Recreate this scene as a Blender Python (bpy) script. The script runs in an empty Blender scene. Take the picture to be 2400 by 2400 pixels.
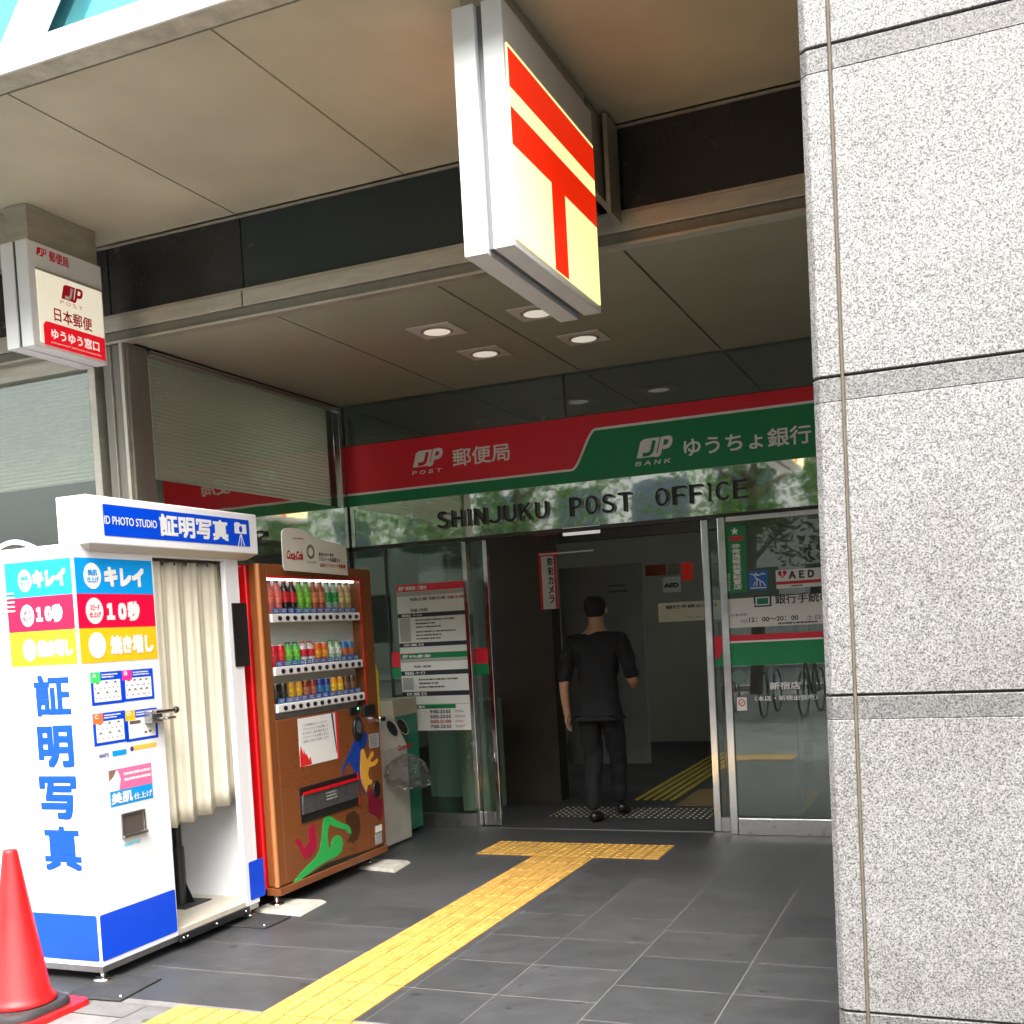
import bpy, bmesh, math, random
from mathutils import Vector, Matrix
random.seed(7)
SC = bpy.context.scene
COL = SC.collection
R = math.radians

# ------------------------------------------------------------------ camera
FPX, YAW, PITCH, ROLL, PCX, PCY, CAMZ = 2613.757, -.401599, -.0482105, .0554126, 1174.73, 1600.1, 1.5
def _axes():
    c, s = math.cos, math.sin
    f = Vector((s(YAW)*c(PITCH), c(YAW)*c(PITCH), s(PITCH)))
    r = Vector((c(YAW), -s(YAW), 0)); d = f.cross(r)
    return c(ROLL)*r + s(ROLL)*d, -s(ROLL)*r + c(ROLL)*d, f
RT, DN, FW = _axes()
EYE = Vector((0, 0, CAMZ))
cam = bpy.data.cameras.new('camera'); camo = bpy.data.objects.new('camera', cam); COL.objects.link(camo)
m3 = Matrix((RT, -DN, -FW)).transposed()
camo.matrix_world = Matrix.Translation(EYE) @ m3.to_4x4()
cam.sensor_width = 36; cam.lens = 36*FPX/2400
cam.shift_x = (1200-PCX)/2400; cam.shift_y = (PCY-1200)/2400
cam.clip_start = .05; cam.clip_end = 500
SC.camera = camo

# ------------------------------------------------------------------ light
SUN_EL, SUN_AZ = 52, 168          # degrees; azimuth the light comes FROM, clockwise from +Y
world = bpy.data.worlds.new('World'); SC.world = world; world.use_nodes = True
wn = world.node_tree.nodes; wl = world.node_tree.links
bg = wn['Background']; bg.inputs[1].default_value = .15
sky = wn.new('ShaderNodeTexSky'); sky.sky_type = 'NISHITA'; sky.sun_disc = False
sky.sun_elevation = R(SUN_EL); sky.sun_rotation = R(SUN_AZ); sky.dust_density = 6; sky.air_density = 1.0; sky.ozone_density = 1
hs = wn.new('ShaderNodeHueSaturation'); hs.inputs['Saturation'].default_value = .35
wl.new(sky.outputs[0], hs.inputs['Color']); wl.new(hs.outputs[0], bg.inputs[0])
sun = bpy.data.lights.new('sun', 'SUN'); sun.energy = 1.05; sun.angle = R(60); sun.color = (1, .96, .9)
suno = bpy.data.objects.new('sun', sun); COL.objects.link(suno)
sd = Vector((math.sin(R(SUN_AZ))*math.cos(R(SUN_EL)), math.cos(R(SUN_AZ))*math.cos(R(SUN_EL)), math.sin(R(SUN_EL))))
suno.rotation_euler = (-sd).to_track_quat('-Z', 'Y').to_euler(); suno.location = (0, -6, 12)
SC.view_settings.view_transform = 'Standard'; SC.view_settings.look = 'None'
SC.view_settings.exposure = 2.36; SC.view_settings.gamma = 1
SC.render.engine = 'CYCLES'
SC.cycles.use_denoising = True
SC.cycles.max_bounces = 10; SC.cycles.transparent_max_bounces = 16; SC.cycles.diffuse_bounces = 5
SC.cycles.sample_clamp_indirect = 6; SC.cycles.caustics_reflective = False; SC.cycles.caustics_refractive = False

# ------------------------------------------------------------------ helpers: points
def at(u, v, ax, val):
    d = RT*((u-PCX)/FPX) + DN*((v-PCY)/FPX) + FW
    t = (val-EYE[ax])/d[ax]
    return EYE + d*t
class Plane:
    """vertical wall plane: ax 1 faces -Y (a = X), ax 0 faces +X (a = Y); b is height"""
    def __init__(s, ax, c): s.ax, s.c = ax, c
    def P(s, a, b, off=0):
        return Vector((a, s.c-off, b)) if s.ax == 1 else Vector((s.c+off, a, b))
    def px(s, u, v):
        p = at(u, v, s.ax, s.c); return (p.x if s.ax == 1 else p.y, p.z)
def zoom(x0, y0, s): return lambda x, y: (x0+x*s, y0+y*s)

# ------------------------------------------------------------------ helpers: materials
def S(r, g, b):
    f = lambda c: (c/255/12.92 if c/255 <= .04045 else ((c/255+.055)/1.055)**2.4)
    return (f(r), f(g), f(b))
MATS = {}
def mat(name, col, rough=.5, metal=0, var=0, vs=4, bump=0, bs=60, emit=0, ecol=None, coat=0, spec=.5, rvar=0, stretch=None):
    if name in MATS: return MATS[name]
    m = bpy.data.materials.new(name); m.use_nodes = True; MATS[name] = m
    n, l = m.node_tree.nodes, m.node_tree.links; b = n['Principled BSDF']
    b.inputs['Base Color'].default_value = (*col, 1); b.inputs['Roughness'].default_value = rough
    b.inputs['Metallic'].default_value = metal; b.inputs['Coat Weight'].default_value = coat
    b.inputs['Specular IOR Level'].default_value = spec
    if var or bump or rvar:
        tc = n.new('ShaderNodeTexCoord'); vec = tc.outputs['Object']
        if stretch:
            mp = n.new('ShaderNodeMapping'); mp.inputs['Scale'].default_value = stretch
            l.new(vec, mp.inputs[0]); vec = mp.outputs[0]
    if var or rvar:
        t = n.new('ShaderNodeTexNoise'); t.inputs['Scale'].default_value = vs; t.inputs['Detail'].default_value = 7
        t.inputs['Roughness'].default_value = .6; l.new(vec, t.inputs[0])
        if var:
            mr = n.new('ShaderNodeMapRange'); mr.inputs[1].default_value = .3; mr.inputs[2].default_value = .7
            mr.inputs[3].default_value = 1-var; mr.inputs[4].default_value = 1+var*.6
            l.new(t.outputs[0], mr.inputs[0])
            mx = n.new('ShaderNodeMix'); mx.data_type = 'RGBA'; mx.blend_type = 'MULTIPLY'; mx.inputs[0].default_value = 1
            mx.inputs['A'].default_value = (*col, 1); l.new(mr.outputs[0], mx.inputs['B'])
            l.new(mx.outputs['Result'], b.inputs['Base Color'])
        if rvar:
            m2 = n.new('ShaderNodeMapRange'); m2.inputs[1].default_value = .3; m2.inputs[2].default_value = .7
            m2.inputs[3].default_value = max(0, rough-rvar); m2.inputs[4].default_value = rough+rvar
            l.new(t.outputs[0], m2.inputs[0]); l.new(m2.outputs[0], b.inputs['Roughness'])
    if bump:
        t2 = n.new('ShaderNodeTexNoise'); t2.inputs['Scale'].default_value = bs; t2.inputs['Detail'].default_value = 4
        l.new(vec, t2.inputs[0]); bp = n.new('ShaderNodeBump'); bp.inputs['Strength'].default_value = bump
        bp.inputs['Distance'].default_value = .01; l.new(t2.outputs[0], bp.inputs['Height']); l.new(bp.outputs[0], b.inputs['Normal'])
    if emit:
        b.inputs['Emission Color'].default_value = (*(ecol or col), 1); b.inputs['Emission Strength'].default_value = emit
    return m
def glass(name, tint, ior=1.5, rough=.0, bump=0, bs=1.5):
    m = bpy.data.materials.new(name); m.use_nodes = True; n, l = m.node_tree.nodes, m.node_tree.links
    n.remove(n['Principled BSDF']); out = n['Material Output']
    fr = n.new('ShaderNodeFresnel')
    ge = n.new('ShaderNodeNewGeometry'); io = n.new('ShaderNodeMath'); io.operation = 'MULTIPLY_ADD'   # same index on both faces of the sheet
    io.inputs[1].default_value = 1/ior-ior; io.inputs[2].default_value = ior
    l.new(ge.outputs['Backfacing'], io.inputs[0]); l.new(io.outputs[0], fr.inputs[0])
    tr = n.new('ShaderNodeBsdfTransparent'); tr.inputs[0].default_value = (*tint, 1)
    gl = n.new('ShaderNodeBsdfGlossy'); gl.inputs['Roughness'].default_value = rough; gl.inputs[0].default_value = (.95, 1, .97, 1)
    mx = n.new('ShaderNodeMixShader'); l.new(fr.outputs[0], mx.inputs[0]); l.new(tr.outputs[0], mx.inputs[1]); l.new(gl.outputs[0], mx.inputs[2])
    if bump:
        tc = n.new('ShaderNodeTexCoord'); t2 = n.new('ShaderNodeTexNoise'); t2.inputs['Scale'].default_value = bs; t2.inputs['Detail'].default_value = 1
        l.new(tc.outputs['Object'], t2.inputs[0]); bp = n.new('ShaderNodeBump'); bp.inputs['Strength'].default_value = bump
        bp.inputs['Distance'].default_value = .02; l.new(t2.outputs[0], bp.inputs['Height'])
        l.new(bp.outputs[0], gl.inputs['Normal'])
    l.new(mx.outputs[0], out.inputs[0]); MATS[name] = m
    return m
def granite(name, dark):
    m = bpy.data.materials.new(name); m.use_nodes = True; n, l = m.node_tree.nodes, m.node_tree.links; b = n['Principled BSDF']
    tc = n.new('ShaderNodeTexCoord')
    def noise(sc, det, ro=.5):
        t = n.new('ShaderNodeTexNoise'); t.inputs['Scale'].default_value = sc; t.inputs['Detail'].default_value = det
        t.inputs['Roughness'].default_value = ro; l.new(tc.outputs['Object'], t.inputs[0]); return t.outputs[0]
    def ramp(src, stops):
        r = n.new('ShaderNodeValToRGB'); l.new(src, r.inputs[0]); e = r.color_ramp.elements
        while len(e) < len(stops): e.new(.5)
        for el, (p, c) in zip(e, stops): el.position = p; el.color = (*c, 1)
        return r.outputs[0]
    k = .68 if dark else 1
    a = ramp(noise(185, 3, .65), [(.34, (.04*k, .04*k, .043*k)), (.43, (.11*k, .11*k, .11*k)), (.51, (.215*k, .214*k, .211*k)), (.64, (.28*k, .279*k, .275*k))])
    c = ramp(noise(75, 4, .6), [(.36, (.74, .74, .75)), (.52, (1, 1, 1))])
    st = ramp(noise(1.6, 7, .72), [(.32, (.78, .765, .73)), (.62, (1.04, 1.04, 1.03))])
    def mul(x, y):
        mx = n.new('ShaderNodeMix'); mx.data_type = 'RGBA'; mx.blend_type = 'MULTIPLY'; mx.inputs[0].default_value = 1
        l.new(x, mx.inputs['A']); l.new(y, mx.inputs['B']); return mx.outputs['Result']
    l.new(mul(mul(a, c), st), b.inputs['Base Color']); b.inputs['Roughness'].default_value = .55
    bp = n.new('ShaderNodeBump'); bp.inputs['Strength'].default_value = .25; bp.inputs['Distance'].default_value = .004
    l.new(noise(120, 3), bp.inputs['Height']); l.new(bp.outputs[0], b.inputs['Normal'])
    MATS[name] = m; return m

# ------------------------------------------------------------------ helpers: meshes
def origin_of(o):
    v = Vector((0, 0, 0))
    while o: v += o.location; o = o.parent
    return v
class MB:
    def __init__(s): s.v, s.f, s.m, s.sm = [], [], [], []
    def add(s, vs, fs, mi=0, sm=False):
        k = len(s.v); s.v += [Vector(p) for p in vs]
        for f in fs: s.f.append([k+i for i in f]); s.m.append(mi); s.sm.append(sm)
        return s
    def box(s, x0, y0, z0, x1, y1, z1, mi=0):
        x0, x1 = sorted((x0, x1)); y0, y1 = sorted((y0, y1)); z0, z1 = sorted((z0, z1))
        v = [(x, y, z) for z in (z0, z1) for y in (y0, y1) for x in (x0, x1)]
        return s.add(v, [(0, 2, 3, 1), (4, 5, 7, 6), (0, 1, 5, 4), (2, 6, 7, 3), (0, 4, 6, 2), (1, 3, 7, 5)], mi)
    def slab(s, pl, poly, o0, o1, mi=0):
        """prism over a 2D outline on a wall plane between offsets o0 (back) and o1 (front)"""
        ar = sum(poly[i][0]*poly[(i+1) % len(poly)][1]-poly[(i+1) % len(poly)][0]*poly[i][1] for i in range(len(poly)))
        if ar < 0: poly = poly[::-1]
        n = len(poly)
        v = [pl.P(a, b, o1) for a, b in poly]+[pl.P(a, b, o0) for a, b in poly]
        f = [list(range(n)), list(range(2*n-1, n-1, -1))]+[(i, i+n, (i+1) % n+n, (i+1) % n) for i in range(n)]
        return s.add(v, f, mi)
    def rect(s, pl, a0, b0, a1, b1, o0, o1, mi=0): return s.slab(pl, [(a0, b0), (a1, b0), (a1, b1), (a0, b1)], o0, o1, mi)
    def face(s, pl, poly, off, mi=0):
        ar = sum(poly[i][0]*poly[(i+1) % len(poly)][1]-poly[(i+1) % len(poly)][0]*poly[i][1] for i in range(len(poly)))
        if ar < 0: poly = poly[::-1]
        return s.add([pl.P(a, b, off) for a, b in poly], [list(range(len(poly)))], mi)
    def disc(s, pl, a, b, ra, rb, off, n=28, mi=0):
        return s.face(pl, [(a+ra*math.cos(i*2*math.pi/n), b+rb*math.sin(i*2*math.pi/n)) for i in range(n)], off, mi)
    def ring(s, pl, a, b, r0, r1, off, n=28, mi=0, k=1.0):
        for i in range(n):
            t0, t1 = i*2*math.pi/n, (i+k)*2*math.pi/n
            s.face(pl, [(a+r*math.cos(t), b+r*math.sin(t)) for r, t in ((r0, t0), (r1, t0), (r1, t1), (r0, t1))], off, mi)
        return s
    def stroke(s, pl, pts, w, off, mi=0, closed=False):
        pts = [Vector(p) for p in pts]; L, Rr = [], []
        n = len(pts)
        for i in range(n):
            if closed: a, b = pts[i-1], pts[(i+1) % n]
            else: a, b = pts[max(i-1, 0)], pts[min(i+1, n-1)]
            d = (b-a).normalized(); nn = Vector((-d.y, d.x))
            if 0 < i < n-1 or closed:
                d1 = (pts[i]-a).normalized(); c = max(.5, Vector((-d1.y, d1.x)).dot(nn)); nn = nn/c
            L.append(pts[i]+nn*w/2); Rr.append(pts[i]-nn*w/2)
        for i in range(n if closed else n-1):
            j = (i+1) % n; s.face(pl, [tuple(Rr[i]), tuple(Rr[j]), tuple(L[j]), tuple(L[i])], off, mi)
        return s
    def tube(s, p0, p1, r0, r1=None, n=12, mi=0, caps=True):
        r1 = r0 if r1 is None else r1; p0, p1 = Vector(p0), Vector(p1); d = (p1-p0).normalized()
        u = d.orthogonal().normalized(); w = d.cross(u)
        v = [p+(u*math.cos(i*2*math.pi/n)+w*math.sin(i*2*math.pi/n))*r for p, r in ((p0, r0), (p1, r1)) for i in range(n)]
        s.add(v, [(i, (i+1) % n, (i+1) % n+n, i+n) for i in range(n)], mi, True)
        if caps: s.add(v, [list(range(n-1, -1, -1)), list(range(n, 2*n))], mi)
        return s
    def path(s, pts, r, n=8, mi=0):
        pts = [Vector(p) for p in pts]; rings = []
        u = None
        for i, p in enumerate(pts):
            d = (pts[min(i+1, len(pts)-1)]-pts[max(i-1, 0)]).normalized()
            u = (d.orthogonal() if u is None else (u-d*u.dot(d))).normalized(); w = d.cross(u)
            rr = r[i] if isinstance(r, (list, tuple)) else r
            rings += [p+(u*math.cos(k*2*math.pi/n)+w*math.sin(k*2*math.pi/n))*rr for k in range(n)]
        f = [(i*n+k, i*n+(k+1) % n, (i+1)*n+(k+1) % n, (i+1)*n+k) for i in range(len(pts)-1) for k in range(n)]
        s.add(rings, f, mi, True)
        return s.add(rings, [list(range(n-1, -1, -1)), list(range((len(pts)-1)*n, len(pts)*n))], mi)
    def lathe(s, c, prof, n=24, mi=0, sq=0):
        """prof: (radius, z) from bottom to top, about the vertical axis at c"""
        c = Vector(c); v = []
        for r, z in prof:
            for i in range(n):
                t = i*2*math.pi/n
                v.append(c+Vector((r*math.cos(t), r*math.sin(t), z)))
        f = [(j*n+i, j*n+(i+1) % n, (j+1)*n+(i+1) % n, (j+1)*n+i) for j in range(len(prof)-1) for i in range(n)]
        s.add(v, f, mi, True)
        return s.add(v, [list(range(n-1, -1, -1)), list(range((len(prof)-1)*n, len(prof)*n))], mi)
    def ball(s, c, r, n=14, mi=0, sz=1):
        prof = [(max(1e-4, r*math.cos(t)), r*sz*math.sin(t)) for t in [(-.5+i/8)*math.pi for i in range(9)]]
        return s.lathe(c, prof, n, mi)
    def build(s, name, m, parent=None, origin=None, bevel=0, seg=2, label=None):
        me = bpy.data.meshes.new(name)
        if parent: o0 = origin_of(parent)
        elif origin is not None: o0 = Vector(origin)
        else:
            xs, ys, zs = zip(*s.v); o0 = Vector(((min(xs)+max(xs))/2, (min(ys)+max(ys))/2, min(zs)))
        me.from_pydata([tuple(p-o0) for p in s.v], [], s.f)
        ms = m if isinstance(m, (list, tuple)) else [m]
        for k in ms: me.materials.append(k)
        me.polygons.foreach_set('material_index', s.m); me.polygons.foreach_set('use_smooth', s.sm)
        me.update()
        o = bpy.data.objects.new(name, me); COL.objects.link(o)
        if parent: o.parent = parent
        else: o.location = o0
        if bevel:
            b = o.modifiers.new('bevel', 'BEVEL'); b.width = bevel; b.segments = seg; b.limit_method = 'ANGLE'; b.angle_limit = R(40)
        if label: o['label'] = label
        return o
def tag(o, label, cat, group=None):
    o['label'] = label; o['category'] = cat
    if group: o['group'] = group
    return o
def thing(name, loc, label, cat, group=None):
    o = bpy.data.objects.new(name, None); COL.objects.link(o); o.location = loc; o.empty_display_size = .1
    return tag(o, label, cat, group)
def struct(o): o['kind'] = 'structure'; return o

TXT = {}
def glyphs(s, shear=0, spacing=1.0):
    k = (s, shear, spacing)
    if k in TXT: return TXT[k]
    c = bpy.data.curves.new('text', 'FONT'); c.body = s; c.shear = shear; c.resolution_u = 3; c.space_character = spacing
    o = bpy.data.objects.new('text', c); COL.objects.link(o)
    me = bpy.data.meshes.new_from_object(o.evaluated_get(bpy.context.evaluated_depsgraph_get()))
    vs = [v.co.copy() for v in me.vertices]; fs = [list(p.vertices) for p in me.polygons]
    bpy.data.objects.remove(o); bpy.data.curves.remove(c); bpy.data.meshes.remove(me)
    x0, x1 = min(v.x for v in vs), max(v.x for v in vs); y0, y1 = min(v.y for v in vs), max(v.y for v in vs)
    TXT[k] = [((v.x-x0)/(x1-x0), (v.y-y0)/max(1e-6, y1-y0)) for v in vs], fs
    return TXT[k]
def put_text(mb, pl, s, ll, ur, off, bold=0, shear=0, spacing=1.0, mi=0):
    """lettering s fitted into the rectangle ll-ur of a wall plane; bold = extra stroke thickness in metres"""
    vs, fs = glyphs(s, shear, spacing)
    a0, b0 = ll; a1, b1 = ur
    sh = [(0, 0)] if not bold else [(bold*i, bold*j) for i, j in ((-1, -1), (0, -1), (1, -1), (1, 0), (1, 1), (0, 1), (-1, 1), (-1, 0))]
    for i, (da, db) in enumerate(sh):
        mb.add([pl.P(a0+u*(a1-a0)+da, b0+w*(b1-b0)+db, off+i*.00012) for u, w in vs], fs, mi)
    return mb
def bars(mb, pl, a0, b0, a1, b1, rows, off, fill=.5, seed=0, ragged=.3, mi=0, gap=.0):
    """rows of small print too fine to read in the photograph, as broken printed strips"""
    rnd = random.Random(seed); h = (b1-b0)/rows
    for i in range(rows):
        b = b1-h*(i+.5); end = a1-(a1-a0)*rnd.random()*ragged; a = a0
        while a < end:
            w = (a1-a0)*rnd.uniform(.02, .09); e = min(end, a+w)
            mb.face(pl, [(a, b-h*fill/2*rnd.uniform(.6, 1)), (e, b-h*fill/2), (e, b+h*fill/2*rnd.uniform(.6, 1)), (a, b+h*fill/2)], off, mi)
            a = e+(a1-a0)*rnd.uniform(.004, .02)
    return mb
def jp_logo(mb, pl, a0, b0, a1, b1, off, mi_fg=0, mi_bg=1):
    """slanted block with a J cut and a P"""
    W, Hh = a1-a0, b1-b0; q = lambda x, y: (a0+W*(x*.86+.14*y), b0+Hh*y)
    blk = [q(0, 0), q(.6, 0), q(.6, 1), q(.16, 1), q(.06, .95), q(0, .84)]
    mb.face(pl, blk, off, mi_fg)
    J = [q(.44, .86), q(.44, .36), q(.42, .24), q(.36, .17), q(.26, .15), q(.17, .17)]
    mb.stroke(pl, J, W*.1, off+.0008, mi_bg)
    P = [q(.56, .07), q(.64, .07), q(.69, .12), q(.7, .2), q(.7, .93), q(.88, .93), q(.95, .88), q(.97, .78), q(.97, .6), q(.94, .5), q(.87, .45), q(.74, .45)]
    mb.stroke(pl, P, W*.105, off+.0004, mi_fg)
    return mb

# ------------------------------------------------------------------ materials
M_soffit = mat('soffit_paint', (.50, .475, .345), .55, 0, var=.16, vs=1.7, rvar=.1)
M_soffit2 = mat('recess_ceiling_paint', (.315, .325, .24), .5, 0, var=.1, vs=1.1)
M_joint = mat('joint_sealant', (.018, .015, .012), .8)
M_edge = mat('fascia_white', (.8, .79, .75), .45, var=.08, vs=3)
M_dirtyedge = mat('soffit_edge', (.5, .48, .38), .6, var=.35, vs=9)
M_spandrel = mat('spandrel_dark', (.02, .0215, .022), .25, var=.08, vs=3, rvar=.08)
M_spandrel_g = mat('spandrel_green', (.017, .03, .033), .2, var=.08, vs=3, rvar=.08)
M_trim = mat('trim_steel', (.46, .435, .36), .4, .55, var=.18, vs=6, rvar=.12, stretch=(1, 1, 4))
M_trimd = mat('trim_dark', (.05, .045, .04), .5)
M_column = mat('column_bronze', (.2, .192, .155), .45, .4, var=.12, vs=5, stretch=(3, 3, .4))
M_chrome = mat('polished_steel', (.72, .72, .7), .13, 1, rvar=.06, vs=9, var=.05)
M_brushed = mat('brushed_steel', (.5, .5, .49), .35, 1, var=.12, vs=30, rvar=.1)
M_mirror = mat('mirror_panel', (.84, .88, .83), .03, 1, bump=.12, bs=1.5)
M_glass = glass('glass_clear', (.86, .92, .89), 1.5)
M_glassr = glass('glass_reflective', (.84, .91, .87), 1.85)
M_glassd = glass('glass_tinted', (.9, .94, .91), 1.5)
M_glassv = glass('display_glass', (.96, .97, .97), 1.2)
M_blind = mat('blind_slat', (.76, .75, .67), .6)
_n, _l = M_blind.node_tree.nodes, M_blind.node_tree.links
_t = _n.new('ShaderNodeBsdfTranslucent'); _t.inputs[0].default_value = (.7, .7, .6, 1); _m = _n.new('ShaderNodeMixShader'); _m.inputs[0].default_value = .45
_l.new(_n['Principled BSDF'].outputs[0], _m.inputs[1]); _l.new(_t.outputs[0], _m.inputs[2]); _l.new(_m.outputs[0], _n['Material Output'].inputs[0])
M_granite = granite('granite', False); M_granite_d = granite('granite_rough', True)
M_red = mat('sign_red', S(228, 32, 54), .35, var=.06, vs=3)
M_green = mat('sign_green', S(0, 134, 78), .35, var=.06, vs=3)
M_white = mat('sign_white', (.86, .87, .86), .4)
M_letter = mat('letter_dark', (.02, .02, .021), .3, .3)
M_booth = mat('booth_white', (.8, .81, .83), .32, var=.04, vs=2, coat=.2)
M_blue = mat('booth_blue', (.0, .062, .66), .32, coat=.2)
M_cyan = mat('booth_cyan', S(14, 150, 226), .32)
M_crim = mat('booth_crimson', S(222, 10, 62), .32)
M_yel = mat('booth_yellow', S(250, 190, 30), .32)
M_pink = mat('poster_pink', S(226, 110, 160), .4)
M_lgreen = mat('poster_green', S(70, 214, 110), .4); M_mag = mat('poster_magenta', S(240, 50, 150), .4); M_ora = mat('poster_orange', S(246, 120, 60), .4)
M_paper = mat('paper_white', (.78, .79, .77), .6)
M_cream = mat('curtain_cream', (.68, .645, .51), .75, var=.08, vs=6, bump=.15, bs=200)
M_black = mat('black_plastic', (.012, .012, .013), .4, rvar=.1, vs=8)
M_rubber = mat('black_rubber', (.03, .031, .032), .7, var=.4, vs=14)
M_vin = mat('booth_floor', (.52, .48, .4), .5, var=.12, vs=20)
M_orange = mat('machine_orange', (.215, .07, .022), .3, .0, var=.06, vs=2, coat=.3, rvar=.06)
M_vred = mat('machine_red', S(214, 14, 24), .3, coat=.3)
M_disp = mat('display_white', (.66, .68, .64), .5)
M_print = mat('small_print', (.05, .05, .055), .6); M_printr = mat('small_print_red', S(176, 34, 40), .6)
M_grey = mat('print_grey', (.42, .43, .41), .6)
M_navy = mat('print_navy', (.015, .017, .04), .5)
M_bin = mat('bin_grey', (.6, .575, .5), .5, var=.12, vs=7)
M_teal = mat('teal_panel', S(0, 128, 100), .4)
M_conc = mat('concrete_pad', (.4, .39, .34), .85, var=.25, vs=14, bump=.3, bs=90)
M_cone = mat('cone_red', S(232, 26, 28), .45, var=.3, vs=9, rvar=.12, stretch=(1, 1, .35))
M_tact = mat('tactile_yellow', (.48, .275, .06), .62, var=.28, vs=11, rvar=.1)
M_leaf = mat('leaf', (.09, .19, .035), .55, var=.4, vs=1.5); M_bark = mat('bark', (.09, .065, .045), .9, var=.4, vs=9, bump=.6, bs=30)

# ------------------------------------------------------------------ ground
def tile_material(name, c0, c1, rough):
    m = bpy.data.materials.new(name); m.use_nodes = True; n, l = m.node_tree.nodes, m.node_tree.links; b = n['Principled BSDF']
    at_ = n.new('ShaderNodeAttribute'); at_.attribute_name = 'tone'
    tc = n.new('ShaderNodeTexCoord')
    t = n.new('ShaderNodeTexNoise'); t.inputs['Scale'].default_value = 7; t.inputs['Detail'].default_value = 8; t.inputs['Roughness'].default_value = .65; l.new(tc.outputs['Object'], t.inputs[0])
    f = n.new('ShaderNodeTexNoise'); f.inputs['Scale'].default_value = 160; f.inputs['Detail'].default_value = 2; l.new(tc.outputs['Object'], f.inputs[0])
    s1 = n.new('ShaderNodeMath'); s1.operation = 'MULTIPLY_ADD'; l.new(at_.outputs['Fac'], s1.inputs[0]); s1.inputs[1].default_value = .3; l.new(t.outputs[0], s1.inputs[2])
    s2 = n.new('ShaderNodeMath'); s2.operation = 'MULTIPLY_ADD'; l.new(f.outputs[0], s2.inputs[0]); s2.inputs[1].default_value = .35; l.new(s1.outputs[0], s2.inputs[2])
    r = n.new('ShaderNodeMapRange'); r.inputs[1].default_value = .45; r.inputs[2].default_value = 1.1; l.new(s2.outputs[0], r.inputs[0])
    mx = n.new('ShaderNodeMix'); mx.data_type = 'RGBA'; mx.inputs['A'].default_value = (*c0, 1); mx.inputs['B'].default_value = (*c1, 1)
    l.new(r.outputs[0], mx.inputs[0])
    sp_n = n.new('ShaderNodeTexNoise'); sp_n.inputs['Scale'].default_value = 13; sp_n.inputs['Detail'].default_value = 1; l.new(tc.outputs['Object'], sp_n.inputs[0])
    sp_r = n.new('ShaderNodeMapRange'); sp_r.inputs[1].default_value = .70; sp_r.inputs[2].default_value = .74; sp_r.inputs[3].default_value = 1; sp_r.inputs[4].default_value = .55; l.new(sp_n.outputs[0], sp_r.inputs[0])
    wr_n = n.new('ShaderNodeTexNoise'); wr_n.inputs['Scale'].default_value = 1.1; wr_n.inputs['Detail'].default_value = 9; wr_n.inputs['Roughness'].default_value = .7; l.new(tc.outputs['Object'], wr_n.inputs[0])
    wr_r = n.new('ShaderNodeMapRange'); wr_r.inputs[1].default_value = .35; wr_r.inputs[2].default_value = .65; wr_r.inputs[3].default_value = .82; wr_r.inputs[4].default_value = 1.14; l.new(wr_n.outputs[0], wr_r.inputs[0])
    sp_m = n.new('ShaderNodeMath'); sp_m.operation = 'MULTIPLY'; l.new(sp_r.outputs[0], sp_m.inputs[0]); l.new(wr_r.outputs[0], sp_m.inputs[1])
    sp_x = n.new('ShaderNodeMix'); sp_x.data_type = 'RGBA'; sp_x.blend_type = 'MULTIPLY'; sp_x.inputs[0].default_value = 1
    l.new(mx.outputs['Result'], sp_x.inputs['A']); l.new(sp_m.outputs[0], sp_x.inputs['B']); l.new(sp_x.outputs['Result'], b.inputs['Base Color'])
    rr = n.new('ShaderNodeMapRange'); rr.inputs[3].default_value = rough-.06; rr.inputs[4].default_value = rough+.08; l.new(t.outputs[0], rr.inputs[0]); l.new(rr.outputs[0], b.inputs['Roughness'])
    bp = n.new('ShaderNodeBump'); bp.inputs['Strength'].default_value = .15; bp.inputs['Distance'].default_value = .003; l.new(f.outputs[0], bp.inputs['Height']); l.new(bp.outputs[0], b.inputs['Normal'])
    MATS[name] = m; return m
M_tile = tile_material('dark_floor_tile', (.03, .032, .034), (.058, .06, .062), .46)
M_pave = tile_material('street_paving', (.085, .085, .084), (.2, .197, .19), .8)
M_grout = mat('grout', (.155, .15, .143), .9, var=.2, vs=12)
M_asph = mat('asphalt', (.055, .055, .056), .85, var=.25, vs=6, bump=.4, bs=120)
struct(MB().box(-150, -150, -.3, 150, 150, -.012).build('ground', M_asph, origin=(0, 0, 0)))
def tiles(name, m, cells, z, g=.0026):
    mb = MB(); tone = []
    for (x0, y0, x1, y1) in cells:
        h = g*1.9; mb.add([(x0+g, y0+h, z), (x1-g, y0+h, z), (x1-g, y1-h, z), (x0+g, y1-h, z)], [(0, 1, 2, 3)]); tone.append(random.random())
    o = mb.build(name, m, origin=(0, 0, 0)); a = o.data.attributes.new('tone', 'FLOAT', 'FACE'); a.data.foreach_set('value', tone)
    return struct(o)
struct(MB().box(-9, 3.66, -.01, 3, 16, -.0018).build('floor_bed', M_grout, origin=(0, 0, 0)))
xs = [-9, -8.2, -7.35, -6.5, -5.9, -5.4, -4.95, -4.5, -4.05, -3.58, -3.12, -2.68, -2.24, -1.855, -1.42, -.925, -.46, 0, .46, .92, 1.4, 1.9, 2.4, 3]
cells = []
for i in range(len(xs)-1):
    ph = 4.13 if xs[i] < -1.43 else 3.94
    y = ph-.42
    while y < 16:
        y1 = y+(.4185)
        if y1 > 3.7: cells.append((xs[i], max(y, 3.67), xs[i+1], min(y1, 16)))
        y = y1
tiles('floor_tiles', M_tile, cells, 0)
struct(MB().box(-30, -7, -.011, 30, 3.66, -.005).build('pavement_bed', M_grout, origin=(0, 0, 0)))
cells = []
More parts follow.
